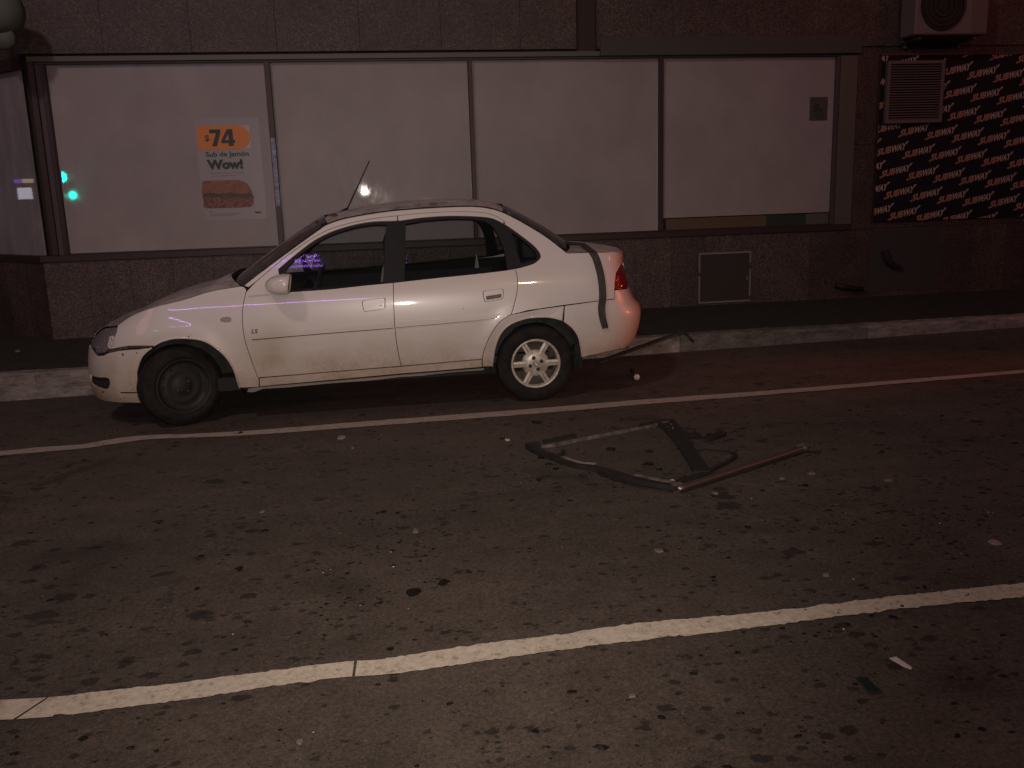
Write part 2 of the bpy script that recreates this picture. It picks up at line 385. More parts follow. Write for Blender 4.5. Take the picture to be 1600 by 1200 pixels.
    m=M['road_paint_worn']=mat('worn_road_paint',(.3,.28,.25),.8)
    c=ramp(m,noise(m,22,8,.75),[(.30,(.06,.055,.05)),(.42,(.27,.25,.22)),(.65,(.36,.33,.29))]); LK(m,c,B(m).inputs['Base Color'])
    m=M['sidewalk']=mat('dark_sidewalk',(.03,.026,.024),.9)
    LK(m,ramp(m,noise(m,7,8,.7),[(.3,(.010,.009,.008)),(.7,(.030,.026,.023))]),B(m).inputs['Base Color']); bumpn(m,noise(m,50),.3,.01)
    for nm,a,b in(('kerb_pale',(.07,.062,.056),(.27,.24,.215)),('kerb_grey',(.05,.046,.042),(.15,.14,.125)),('kerb_rust',(.14,.08,.05),(.34,.22,.14))):
        m=M[nm]=mat(nm,a,.9); LK(m,ramp(m,noise(m,9,8,.75,stretch=(.6,1,1.6)),[(.32,a),(.62,b)]),B(m).inputs['Base Color']); bumpn(m,noise(m,30,6),.6,.015)
    # pinkish granite
    for nm,k in(('granite',1.0),('granite_dark',.72),('granite_upper',.9)):
        m=M[nm]=mat(nm,(.1,.07,.06),.55)
        v=N(m,'ShaderNodeTexVoronoi',i={'Scale':120}); t=N(m,'ShaderNodeTexCoord'); LK(m,t.outputs['Object'],v.inputs['Vector'])
        s=N(m,'ShaderNodeSeparateColor'); LK(m,v.outputs['Color'],s.inputs[0])
        c=ramp(m,s.outputs[0],[(.0,(.014,.009,.008)),(.35,(.050,.034,.029)),(.7,(.085,.060,.050)),(1,(.15,.11,.092))])
        c=mix(m,1.0,c,ramp(m,noise(m,2.5,6,.7),[(.3,g1(.62*k)),(.7,g1(1.15*k))]),'MULTIPLY')
        LK(m,c,B(m).inputs['Base Color']); bumpn(m,s.outputs[1],.15,.004)
    M['joint']=mat('dark_joint',(.045,.032,.028),.95)
    m=M['blind']=mat('white_window_film',(.50,.45,.45),.5,Coat_Weight=1,Coat_Roughness=.02,Coat_IOR=1.5)
    c=ramp(m,noise(m,1.1,4,.5),[(.3,(.255,.233,.228)),(.7,(.315,.287,.28))]); c=mix(m,1.0,c,ramp(m,noise(m,2.2,6,.65,stretch=(1.2,1,.8)),[(.3,g1(.90)),(.7,g1(1.05))]),'MULTIPLY'); LK(m,c,B(m).inputs['Base Color']); LK(m,ramp(m,noise(m,2.3,6,.7,stretch=(1,1,.4)),[(.4,g1(.015)),(.75,g1(.10))]),B(m).inputs['Coat Roughness']); bumpn(m,noise(m,1.5,2,.5),.025,.03)
    m=M['blind_grey']=mat('dusty_window_film',(.30,.27,.28),.35,Coat_Weight=1,Coat_Roughness=.02)
    c=ramp(m,noise(m,3,5,.6,stretch=(3,1,.6)),[(.3,(.2,.19,.2)),(.7,(.33,.30,.31))]); LK(m,c,B(m).inputs['Base Color'])
    M['frame_brown']=mat('brown_anodised_frame',(.045,.028,.026),.45,.3)
    M['frame_mid']=mat('brown_frame_light',(.075,.055,.05),.5,.2)
    M['frame_pale']=mat('pale_frame',(.10,.095,.078),.5,.2)
    M['lintel']=mat('grey_green_lintel',(.055,.052,.040),.7)
    M['boardbrown']=mat('brown_board',(.09,.058,.034),.7); M['boardgreen']=mat('green_board',(.014,.03,.02),.7)
    m=M['mullion_sheen']=mat('blue_reflection',(.16,.19,.30),.35); LK(m,ramp(m,noise(m,14,5,.7,stretch=(1,1,1.5)),[(.35,(.05,.04,.05)),(.5,(.14,.17,.28)),(.7,(.26,.28,.36))]),B(m).inputs['Base Color'])  # patchy bluish reflection put into the base colour
    M['orange']=mat('orange_print',(.60,.19,.035),.5); M['ink']=mat('dark_green_ink',(.012,.03,.022),.5); M['paper']=mat('poster_paper',(.285,.275,.27),.35,Coat_Weight=.5)
    M['white']=mat('white_print',(.42,.38,.38),.5); M['ink_soft']=mat('faint_ink',(.2,.18,.18),.6)
    m=M['bun']=mat('printed_bun',(.4,.15,.05),.5); LK(m,ramp(m,noise(m,22,5),[(.3,(.15,.06,.035)),(.7,(.28,.11,.055))]),B(m).inputs['Base Color'])
    m=M['filling']=mat('printed_filling',(.1,.04,.03),.5); LK(m,ramp(m,noise(m,45,6,.7),[(.35,(.03,.015,.014)),(.5,(.16,.055,.045)),(.68,(.30,.12,.10))]),B(m).inputs['Base Color'])
    m=M['lettuce']=mat('printed_lettuce',(.05,.05,.03),.5); LK(m,ramp(m,noise(m,45,6,.7),[(.35,(.02,.03,.015)),(.6,(.08,.06,.04))]),B(m).inputs['Base Color'])
    M['signblack']=mat('black_sign_panel',(.008,.006,.009),.7,Specular_IOR_Level=.25); M['sub']=mat('orange_lettering',(.34,.165,.11),.7); M['way']=mat('pale_lettering',(.36,.27,.24),.7)
    M['louvre']=mat('louvre_metal',(.12,.088,.082),.7); M['louvre_dark']=mat('louvre_back',(.03,.02,.02),.9)
    M['ac']=mat('ac_housing',(.15,.12,.115),.7); M['ac_dark']=mat('fan_grille_black',(.012,.011,.011),.7)
    M['hatch']=mat('hatch_door',(.028,.023,.018),.7); M['hatch_frame']=mat('hatch_frame',(.20,.17,.15),.6)
    M['plaster']=mat('grey_plaster',(.040,.036,.034),.95)
    m=M['alu']=mat('worn_aluminium',(.24,.22,.21),.32,.75); LK(m,ramp(m,noise(m,20,5),[(.35,(.14,.125,.12)),(.6,(.48,.44,.42))]),B(m).inputs['Base Color'])
    M['alu_brown']=mat('bronze_bar',(.22,.165,.145),.38,.8)
    m=M['rubber']=mat('old_rubber',(.02,.017,.016),.7); LK(m,ramp(m,noise(m,30,5),[(.3,(.005,.0045,.0045)),(.7,(.018,.015,.014))]),B(m).inputs['Base Color'])
    m=M['seal']=mat('dusty_rubber',(.06,.05,.045),.8); LK(m,ramp(m,noise(m,25,6,.7,stretch=(1,1,.3)),[(.3,(.014,.012,.010)),(.7,(.06,.05,.042))]),B(m).inputs['Base Color'])
    M['leaf']=mat('wet_leaf',(.007,.006,.005),.6,Specular_IOR_Level=.25); M['stone']=mat('pale_stone',(.13,.11,.09),.9); M['pinkstone']=mat('pink_chip',(.24,.17,.16),.9)
    M['papers']=mat('white_paper_scrap',(.5,.45,.42),.8); M['gshard']=mat('green_glass_shard',(.012,.028,.02),.12); M['shine']=mat('clear_glass_crumb',(.7,.7,.68),.08,Coat_Weight=1)
    M['flange']=mat('rocker_flange',(.24,.22,.19),.8); M['blob']=mat('grey_green_plastic',(.10,.12,.095),.7)
    M['dark_wall']=mat('opposite_wall',(.02,.018,.018),.9)
mk_materials()
def emit(name,col,s):
    m=bpy.data.materials.new(name); m.use_nodes=True; b=B(m); b.inputs['Base Color'].default_value=(.02,.02,.02,1)
    b.inputs['Emission Color'].default_value=(*col,1); b.inputs['Emission Strength'].default_value=s; return m

# =============== ground ===============
def rz(x,y): return GR*x-(.03*(y-6.3) if y>6.3 else 0)
def road():
    xs=[-120,-40,-12,-8,-6,-4,-2,0,2,4,6,8,12,40,120]; ys=[-120,-40,-10,0,2,4,6.3,KERB+.04]
    vs=[(x,y,rz(x,y)) for y in ys for x in xs]; n=len(xs)
    fs=[(j*n+i,j*n+i+1,(j+1)*n+i+1,(j+1)*n+i) for j in range(len(ys)-1) for i in range(n-1)]
    return mesh('road',vs,fs,M['asphalt'],kind='structure')
road()
mesh('sidewalk',[(-60,KERB+.14,ZKERB),(60,KERB+.14,ZKERB),(60,13.5,ZKERB+.03),(-60,13.5,ZKERB+.03)],[(0,1,2,3)],M['sidewalk'],kind='structure')
kerb=thing('kerb',"old painted kerb",'kerb'); del kerb['label']; del kerb['category']; kerb['kind']='structure'
x=-9.2;i=0
while x<11:
    L=.92 if not(1.9<x<2.4) else .5
    mm='kerb_pale' if i%3!=2 else 'kerb_grey'
    if 2.75<x+L/2<3.2: mm='kerb_rust'
    if 3.2<x+L/2<4.3: mm='kerb_grey'
    o=box('kerb_stone',(x+.002,KERB,-.25),(x+L-.002,KERB+.15,ZKERB+random.uniform(-.004,.006)),M[mm],kerb)
    bm=bmesh.new(); bm.from_mesh(o.data)
    ed=[e for e in bm.edges if abs(e.verts[0].co.z-e.verts[1].co.z)<.01 and e.verts[0].co.z>0 and abs(e.verts[0].co.y-KERB)<.001 and abs(e.verts[1].co.y-KERB)<.001]
    bmesh.ops.bevel(bm,geom=ed,offset=.03,segments=3,affect='EDGES',profile=.5)
    bmesh.ops.subdivide_edges(bm,edges=[e for e in bm.edges if e.calc_length()>.5],cuts=14,use_grid_fill=True)
    for v in bm.verts:
        v.co.y+=random.uniform(-.006,.006); v.co.z+=random.uniform(-.004,.003) if v.co.z>0 else 0
    bm.to_mesh(o.data); bm.free(); x+=L;i+=1
def stripe(name,top,bot,m,step=.05,rough=.004,breaks=()):
    """a painted line given by the pixels of its two edges, laid on the road with ragged edges"""
    a=[on_road(*p) for p in top]; b=[on_road(*p) for p in bot]
    ta=sorted((p[0],p[1]) for p in a); tb=sorted((p[0],p[1]) for p in b)
    x0=min(ta[0][0],tb[0][0]);x1=max(ta[-1][0],tb[-1][0]); vs=[];fs=[];x=x0;k=0;prev=False
    ra=rb=0
    while x<x1:
        nb_=any(abs(x-b[0])<.1 for b in breaks); ra=ra if nb_ else .35*ra+random.gauss(0,rough); rb=rb if nb_ else .35*rb+random.gauss(0,rough)
        ya=smooth_tab(ta,x)+ra; yb=smooth_tab(tb,x)+rb
        cut=False
        for (bx,sl,wd) in breaks:
            if abs(x-bx)<wd: cut=True
        sk=0
        for (bx,sl,wd) in breaks:
            if abs(x-bx)<.25: sk=sl*(1-abs(x-bx)/.25)
        vs+=[(x+sk,ya,GR*x+.004),(x-sk,yb,GR*x+.004)]
        if prev and not cut: fs.append((2*k-2,2*k-1,2*k+1,2*k))
        prev=not cut; x+=step if not any(abs(x-b[0])<.1 for b in breaks) else .003; k+=1
    return mesh(name,vs,fs,m,kind='structure')
def ext(pts,x0,x1):
    (ax,ay),(bx,by)=pts[0],pts[1];(cx,cy),(dx,dy)=pts[-2],pts[-1]
    return [(x0,ay+(by-ay)/(bx-ax)*(x0-ax))]+pts+[(x1,dy+(dy-cy)/(dx-cx)*(x1-dx))]
NT=[(0,1095),(60,1092),(150,1083),(300,1066),(450,1046),(540,1035),(600,1031),(700,1015),(850,996),(1000,975),(1160,961),(1300,945),(1450,927),(1600,912)]
NB=[(0,1123),(60,1120),(150,1113),(300,1093),(450,1070),(540,1060),(600,1056),(700,1042),(850,1021),(1000,1002),(1160,984),(1300,966),(1450,948),(1600,934)]
c1=on_road(50,1107)[0]; c2=on_road(554,1046)[0]
stripe('near_lane_line',ext(NT,-250,1900),ext(NB,-250,1900),M['road_paint'],.016,.0030,[(c1,.03,.0035),(c2,.003,.0028)])
LT=[(0,705.5),(60,700),(130,694.5),(180,686),(230,681),(300,678.5),(400,673),(560,660),(700,649.5),(850,638),(1000,625.5),(1200,611),(1400,595),(1600,578.5)]
LB=[(0,713),(60,707.5),(130,701.5),(180,694),(230,687.5),(300,684.5),(400,680),(560,668),(700,657.5),(850,646),(1000,633),(1200,617.5),(1400,600.5),(1600,583.5)]
stripe('parking_lane_line',ext(LT,-150,1800),ext(LB,-150,1800),M['road_paint_worn'],.05,.002)
# =============== building ===============
def W(x,y,d=0):  # pixel -> point on the facade plane, d metres proud of it
    return Vector(at_y(x,y,WALL-d))
def wx(x,y=240): return W(x,y)[0]
def wz(y,x=700): return W(x,y)[2]
shop=thing('shop_building','street-corner shop front with white covered windows above a speckled granite base wall','building',(0,WALL,0))
def pb(name,x0,x1,z0,z1,d0,d1,m,parent=None,bev=0,**k):
    """box on the facade; d = metres proud of the wall plane"""
    return box(name,(x0,-d1,z0),(x1,-d0,z1),M[m] if isinstance(m,str) else m,parent or shop,bev,**k)
XL=wx(44); XR=14.
pb('wall_core',XL+.30,XR,0.0,5.2,-.9,-.30,'joint')
pb('wall_core',XL+.03,XR,0.0,.915,-.30,-.05,'joint')
pb('wall_core',XL+.03,XR,ZTOP+.075,5.2,-.30,-.05,'joint')
ww_r=wx(1334)
pb('wall_core',ww_r+.02,XR,.915,ZTOP+.075,-.30,-.05,'joint')
# granite base slabs
sx=XL
i=0
while sx<XR-.3:
    w=.405
    o=pb('slab',sx+.0007,sx+w-.0007,.14,.918,-.049,random.uniform(.0,.0012),'granite' if random.random()<.7 else 'granite_dark',bev=.0015)
    sx+=w
pb('sill',XL-.02,ww_r,.920,ZSILL,-.16,.025,'frame_brown',bev=.004)
# upper slabs, two courses
for z0,z1 in((ZTOP+.085,ZTOP+.95),(ZTOP+.953,5.2)):
    sx=XL+.0
    while sx<XR-.3:
        w=.81
        if not(sx<wx(905)<sx+w):
            pb('slab',sx+.001,sx+w-.001,z0,z1,-.049,.02+random.uniform(0,.0015),'granite_upper',bev=.0015)
        else:
            a,b=wx(903),wx(933)
            pb('slab',sx+.001,a-.001,z0,z1,-.049,.02,'granite_upper',bev=.0015)
            pb('slab',b+.001,sx+w-.001,z0,z1,-.049,.02,'granite_upper',bev=.0015)
            pb('recess_strip',a,b,z0-.02,z1,-.049,-.03,'joint')
        sx+=w
# slabs right of the windows
sx=ww_r+.003
while sx<XR-.3:
    for z0,z1 in((.921,1.85),(1.853,ZTOP+.082)):
        pb('slab',sx,sx+.62,z0,z1,-.049,0,'granite_dark',bev=.0015)
    sx+=.6215+.0015
# head: pale strip on the left, deeper grey-green lintel on the right
pb('head_strip',wx(62),wx(938),ZTOP+.012,ZTOP+.062,-.05,.03,'frame_pale',bev=.003)
pb('lintel',wx(938)+.002,ww_r+.02,ZTOP+.012,ZTOP+.20,-.05,.045,'lintel',bev=.004)
pb('head_rail',wx(62),ww_r,ZTOP-.006,ZTOP+.010,-.12,.0,'frame_mid')
# mullions and panes
def mull(xt,xb,w,m,d=.02,yt=94,yb=None):
    a=W(xt,yt); x=(W(xt,yt)[0]+W(xb,yb)[0])/2
    return x,w
edges=[]
for xt,yt,xb,yb,wd,mm in((416.5,98,440,385,.055,'frame_brown'),(735,93,741,318,.042,'frame_brown'),(1034.5,91,1032,360,.045,'frame_brown')):
    x=(W(xt,yt)[0]+W(xb,yb)[0])/2; edges.append(x)
    pb('mullion',x-wd/2,x+wd/2,ZSILL+.001,ZTOP-.007,-.10,.012,mm,bev=.003)
# left corner posts
xa=(W(49,98)[0]+W(86,398)[0])/2; xb=(W(67,98)[0]+W(102,398)[0])/2
pb('mullion',xa-.027,xa+.027,ZSILL+.001,ZTOP+.06,-.06,.02,'frame_brown',bev=.003)
pb('mullion',xb-.022,xb+.022,ZSILL+.001,ZTOP-.007,-.06,.012,'frame_brown',bev=.003)
pb('corner_panel',xa+.028,xb-.023,ZSILL+.001,ZTOP-.007,-.06,-.01,'frame_mid')
xf=(W(1322,85)[0]+W(1310,348)[0])/2
pb('side_frame',xf-.055,ww_r-.005,ZSILL+.001,ZTOP-.007,-.10,.015,'frame_pale',bev=.003)
pb('inner_frame',xf-.095,xf-.057,ZSILL+.001,ZTOP-.007,-.10,-.005,'frame_mid',bev=.002)
P=[xb+.023]+edges+[xf-.096]
wds=[0,.0275,.021,.0225,0]
for i in range(4):
    x0=P[i]+(wds[i] if i else 0)+.001; x1=P[i+1]-(wds[i+1] if i<3 else 0)-.001
    z0=ZSILL+.001 if i<3 else wz(336,1170)
    pane=pb('window_pane',x0,x1,z0,ZTOP-.008,-.065,-.045,'blind')
    if i==3:
        pane['label']='window pane whose white film stops short of the sill'
        xm=wx(1201,345)
        pb('board',x0+.05,xm-.002,ZSILL+.001,z0-.012,-.085,-.06,'boardbrown',label='brown board behind the glass under the short film')
        pb('board',xm,xm+.47,ZSILL+.001,z0-.012,-.085,-.062,'boardgreen',label='dark green board behind the glass under the short film')
        pb('board',xm+.472,x1,ZSILL+.001,z0-.012,-.085,-.06,'frame_pale')
    # small dark glazing beads
    pb('glazing_bead',x0,x1,ZSILL+.0015,ZSILL+.012,-.044,-.03,'frame_brown')
# bluish reflection on the mullion, painted as a thin strip
xq=edges[0]
pb('reflection_strip',xq-.020,xq+.022,wz(322,430),wz(216,425),.0125,.0145,'mullion_sheen',bev=0)
# chamfered corner on the left, a dusty pane turned away from the street
A=Vector((XL,0,0)); D=Vector((-math.cos(math.radians(45)),math.sin(math.radians(45)),0)); Nn=Vector((-D.y,D.x,0))
if Nn.y>0: Nn=-Nn
def ch(name,t0,t1,z0,z1,d0,d1,m,**k):
    c=[A+D*t+Nn*d for t,d in((t0,d1),(t1,d1),(t1,d0),(t0,d0))]
    return recalc(hexa(name,[(p.x,p.y,z0) for p in c]+[(p.x,p.y,z1) for p in c],M[m],shop,**k))
ch('slab',.0,.40,.14,.918,-.05,.0,'granite_dark'); ch('slab',.403,.80,.14,.918,-.05,.0,'granite'); ch('slab',.803,1.6,.14,.918,-.05,0,'granite_dark')
ch('sill',-.01,1.6,.920,ZSILL,-.10,.02,'frame_brown')
ch('window_pane',.03,1.55,ZSILL+.002,ZTOP-.05,-.06,-.04,'blind_grey',label='dusty grey pane on the turned corner')
ch('head_rail',-.02,1.6,ZTOP-.048,ZTOP+.05,-.06,.02,'frame_brown')
ch('slab',.0,1.6,ZTOP+.053,5.2,-.05,.015,'granite_upper')
ch('wall_core',-.02,1.6,.0,5.2,-.4,-.11,'joint')
# plinth strip where the wall meets the sidewalk
pb('plinth',XL-.01,XR,.10,.150,-.04,.006,'plaster')
# grey cement patch low on the right
a=W(1362,356);b=W(1470,452)
pb('cement_patch',W(1360,356)[0],W(1468,400)[0],.20,.905,.0015,.006,'plaster')
# =============== things on the facade ===============
def wallbox(root,name,x0,x1,z0,z1,y0,y1,m,bev=0,**k):
    L=root.location
    return box(name,(x0-L.x,y0-L.y,z0-L.z),(x1-L.x,y1-L.y,z1-L.z),M[m],root,bev,**k)
def text_in(name,s,x0,x1,z0,z1,y,m,parent,bold=.0,shear=0):
    """flat lettering fitted into a box on the wall"""
    c=bpy.data.curves.new('t','FONT'); c.body=s; c.offset=bold; c.shear=shear; c.resolution_u=3
    o=bpy.data.objects.new('t',c); COL.objects.link(o); bpy.context.view_layer.update()
    me=bpy.data.meshes.new_from_object(o.evaluated_get(bpy.context.evaluated_depsgraph_get())); bpy.data.objects.remove(o)
    X=[v.co.x for v in me.vertices];Y=[v.co.y for v in me.vertices]
    for v in me.vertices:
        v.co=Vector((x0+(v.co.x-min(X))/(max(X)-min(X))*(x1-x0),y,z0+(v.co.y-min(Y))/(max(Y)-min(Y))*(z1-z0)))
    me.transform(Matrix.Translation(-parent.matrix_world.translation if 0 else Vector(-parent.location)))
    me.materials.clear(); me.materials.append(M[m]); me.name=name
    o=bpy.data.objects.new(name,me); COL.objects.link(o); o.parent=parent; return o
yp=WALL+.045
def poster():
    x0,z0=W(320,344)[0]-.0,W(366,344)[2]; x1=W(410,264)[0]; x0=W(310,264)[0]; z1=W(360,183)[2]
    r=thing('poster','price poster with orange 74 tag and printed sandwich on the leftmost white window','poster',((x0+x1)/2,yp,z0))
    wallbox(r,'paper',x0,x1,z0,z1,yp-.003,yp-.0005,'paper')
    # orange tag, round on the right, on a white ground
    ox0,ox1=W(307,214)[0],W(390,214)[0]; oz0,oz1=W(348,233)[2],W(348,196)[2]
    wallbox(r,'tag_ground',ox1-.12,ox1,oz0,oz1,yp-.005,yp-.0035,'white')
    R=(oz1-oz0)/2; pts=[(ox0,oz0),(ox1-R,oz0)]+[(ox1-R+R*math.sin(a),(oz0+oz1)/2-R*math.cos(a)) for a in [math.pi*k/14 for k in range(1,14)]]+[(ox1-R,oz1),(ox0,oz1)]
    L=r.location
    def flat(name,pts,y,m):
        V,F=tri2d(pts,grid=0); o=mesh(name,[(p[0]-L.x,y-L.y,p[1]-L.z) for p in V],F,M[m],r); return o
    flat('price_tag',pts,yp-.0065,'orange')
    X=lambda px,py=230: W(px,py)[0]
    Z=lambda py,px=350: W(px,py)[2]
    text_in('lettering','$',X(318.5,216),X(326,216),Z(221),Z(210),yp-.008,'ink',r,.015)
    bx0,bx1,bz0,bz1=X(326.5,214),X(366,214),Z(228),Z(201.5)
    for nm,pg in(('lettering',[(0,1),(.46,1),(.46,.80),(.27,0),(.07,0),(.27,.78),(0,.78)]),('lettering',[(.74,1),(.96,1),(.96,.36),(1.0+.03,.36),(1.03,.17),(.96,.17),(.96,0),(.76,0),(.76,.17),(.46,.17),(.46,.34)])):
        o=flat(nm,[(bx0+(bx1-bx0)*a*.97,bz0+(bz1-bz0)*b) for a,b in pg],yp-.008,'ink')
    flat('lettering_counter',[(bx0+(bx1-bx0)*a,bz0+(bz1-bz0)*b) for a,b in((.745,.36),(.745,.70),(.60,.36))],yp-.0086,'orange')
    text_in('lettering','Sub de Jamón',X(320.5,242),X(388,242),Z(246.5),Z(236.5),yp-.008,'ink',r,.02)
    text_in('lettering','Wow!',X(322,256),X(379,256),Z(264.5),Z(248.5),yp-.008,'ink',r,.06)
    for k,(a,b,z) in enumerate(((327,380,270),(329,369,274.5),(326,334,330),(326,376,334),(326,368,336.5))):
        wallbox(r,'fine_print',X(a,z),X(b,z),Z(z+.5),Z(z-.5),yp-.005,yp-.004,'ink_soft')
    wallbox(r,'fine_print',X(398,333),X(407,333),Z(335),Z(332.5),yp-.005,yp-.004,'ink')
    q=lambda L_:[(X(a,b),Z(b,a)) for a,b in L_]
    flat('printed_bun',q(cr([(315,304),(314.5,290),(315.5,283),(330,282),(350,281.5),(370,281),(383,285),(390,293),(393,303),(380,306),(350,306),(330,305)],3,True)),yp-.006,'bun')
    flat('printed_filling',q(cr([(317,306),(340,304),(370,305),(393,304),(396,312),(393,322),(380,324),(350,325),(319,325),(317,315)],3,True)),yp-.0055,'filling')
    flat('printed_lettuce',q(cr([(317,303),(330,301.5),(345,303),(360,300.5),(375,303),(391,301.5),(394,306),(380,310),(365,307.5),(350,310.5),(335,307.5),(318,309)],3,True)),yp-.0072,'lettuce')
poster()
def sticker():
    x0,x1=W(1268,170)[0],W(1296,170)[0];z0,z1=W(1282,188)[2],W(1282,151)[2]
    r=thing('window_sticker','small square dark-printed sticker near the right edge of the last window','sticker',((x0+x1)/2,yp,z0))
    wallbox(r,'paper',x0,x1,z0,z1,yp-.003,yp-.0005,'lintel')
    w=x1-x0;h=z1-z0
    text_in('lettering','S',x0+w*.2,x0+w*.52,z0+h*.36,z0+h*.72,yp-.005,'ink',r,.05,.2)
    L=r.location; pts=[(x0+w*.5,z0+h*.62),(x0+w*.74,z0+h*.40),(x0+w*.62,z0+h*.37),(x0+w*.45,z0+h*.52)]
    mesh('arrow_mark',[(p[0]-L.x,yp-.005-L.y,p[1]-L.z) for p in pts],[(0,1,2,3)],M['ink'],r)
    wallbox(r,'fine_print',x0+w*.2,x0+w*.8,z0+h*.22,z0+h*.26,yp-.005,yp-.004,'ink'); wallbox(r,'fine_print',x0+w*.25,x0+w*.72,z0+h*.13,z0+h*.16,yp-.005,yp-.004,'ink')
sticker()
# black panel covered in slanting shop lettering
def sign():
    xl=(W(1382,90)[0]+W(1357,346)[0])/2; zt=W(1480,86)[2]; zb=W(1480,343)[2]; xr=xl+3.3
    y=WALL-.022
    r=thing('sign_panel','black wall panel covered in slanted repeating SUBWAY lettering, right of the windows','sign',(xl,WALL-.0,zb))
    wallbox(r,'panel',xl,xr,zb,zt,WALL-.020,WALL+.0-.003,'signblack')
    wallbox(r,'panel_edge',xl-.012,xl-.001,zb-.01,zt+.01,WALL-.026,WALL-.004,'frame_brown'); wallbox(r,'panel_edge',xl,xr,zt+.001,zt+.014,WALL-.028,WALL-.004,'frame_mid')
    # word geometry, in word units (width 1)
    def word(s,x0,x1,arrow):
        c=bpy.data.curves.new('t','FONT'); c.body=s; c.offset=.045; c.resolution_u=2
        o=bpy.data.objects.new('t',c); COL.objects.link(o); bpy.context.view_layer.update()
        me=bpy.data.meshes.new_from_object(o.evaluated_get(bpy.context.evaluated_depsgraph_get())); bpy.data.objects.remove(o)
        X=[v.co.x for v in me.vertices];Y=[v.co.y for v in me.vertices]
        vs=[(x0+(v.co.x-min(X))/(max(X)-min(X))*(x1-x0),(v.co.y-min(Y))/(max(Y)-min(Y))) for v in me.vertices]; fs=[tuple(p.vertices) for p in me.polygons]
        n=len(vs)
        if arrow<0: vs+=[(x0-.07,.12),(x0+.02,-.12),(x0+.03,.34)]; fs.append((n,n+1,n+2))
        else: vs+=[(x1-.04,1.15),(x1+.06,1.12),(x1+.0,.72)]; fs.append((n,n+1,n+2))
        return vs,fs
    S1=word('SUB',0,.49,-1); S2=word('WAY',.475,1,1)
    o=W(1480,215); ex=None
    def P2(px,py): v=W(px,py); return Vector((v.x,v.z))
    base=P2(1451.5,252); 
    ev=P2(1451.5+44,252-10.5)-base        # along the word
    uv=P2(1451.5+2.5,252-11)-base         # up the letters
    la=P2(1451.5+41,252+3.9)-base; lb=P2(1451.5+6,252+33.3)-base
    for i in range(-5,10):
        for j in range(-7,6):
            off=base+la*i+lb*j
            for (vs,fs),m,nm in((S1,'sub','lettering'),(S2,'way','lettering')):
                pts=[off+ev*a+uv*b for a,b in vs]
                if max(p.x for p in pts)<xl or min(p.x for p in pts)>xr or max(p.y for p in pts)<zb or min(p.y for p in pts)>zt: continue
                if min(p.x for p in pts)>W(1600,200)[0]+1.0: continue
                bm=bmesh.new(); bv=[bm.verts.new((p.x-xl,-.0225,p.y-zb)) for p in pts]
                for f in fs:
                    try: bm.faces.new([bv[k] for k in f])
                    except ValueError: pass
                for co,no in(((.004,0,0),(-1,0,0)),((xr-xl-.004,0,0),(1,0,0)),((0,0,.004),(0,0,-1)),((0,0,zt-zb-.004),(0,0,1))):
                    bmesh.ops.bisect_plane(bm,geom=bm.verts[:]+bm.edges[:]+bm.faces[:],plane_co=co,plane_no=no,clear_outer=True)
                if bm.faces:
                    me=bpy.data.meshes.new('lettering'); bm.to_mesh(me); me.materials.append(M[m]); oo=bpy.data.objects.new('lettering',me); COL.objects.link(oo); oo.parent=r
                bm.free()
sign()
def louvre():
    x0=(W(1382,98)[0]+W(1377,190)[0])/2; x1=(W(1470,98)[0]+W(1465,190)[0])/2; z1=W(1425,96)[2]; z0=W(1420,193)[2]
    r=thing('louvred_vent','square louvred metal vent box mounted over the top left of the lettered panel','vent',((x0+x1)/2,WALL-.02,z0))
    y0=WALL-.085;y1=WALL-.030
    wallbox(r,'back_box',x0+.01,x1-.01,z0+.01,z1-.01,y0+.042,y1,'louvre_dark')
    f=.035
    wallbox(r,'frame',x0,x0+f,z0,z1,y0,y1,'louvre',.003); wallbox(r,'frame',x1-f,x1,z0,z1,y0,y1,'louvre',.003)
    wallbox(r,'frame',x0+f,x1-f,z1-f,z1,y0,y1,'louvre',.003); wallbox(r,'frame',x0+f,x1-f,z0,z0+f,y0,y1,'louvre',.003)
    n=22;h=(z1-z0-2*f)/n;L=r.location
    for k in range(n):
        z=z0+f+h*(k+.5)
        hexa('slat',[(x0+f-L.x,y0+.006-L.y,z-.4*h-L.z),(x1-f-L.x,y0+.006-L.y,z-.4*h-L.z),(x1-f-L.x,y0+.04-L.y,z+.35*h-L.z),(x0+f-L.x,y0+.04-L.y,z+.35*h-L.z),
             (x0+f-L.x,y0+.006-L.y,z-.4*h+.003-L.z),(x1-f-L.x,y0+.006-L.y,z-.4*h+.003-L.z),(x1-f-L.x,y0+.04-L.y,z+.35*h+.003-L.z),(x0+f-L.x,y0+.04-L.y,z+.35*h+.003-L.z)],M['louvre'],r)
louvre()
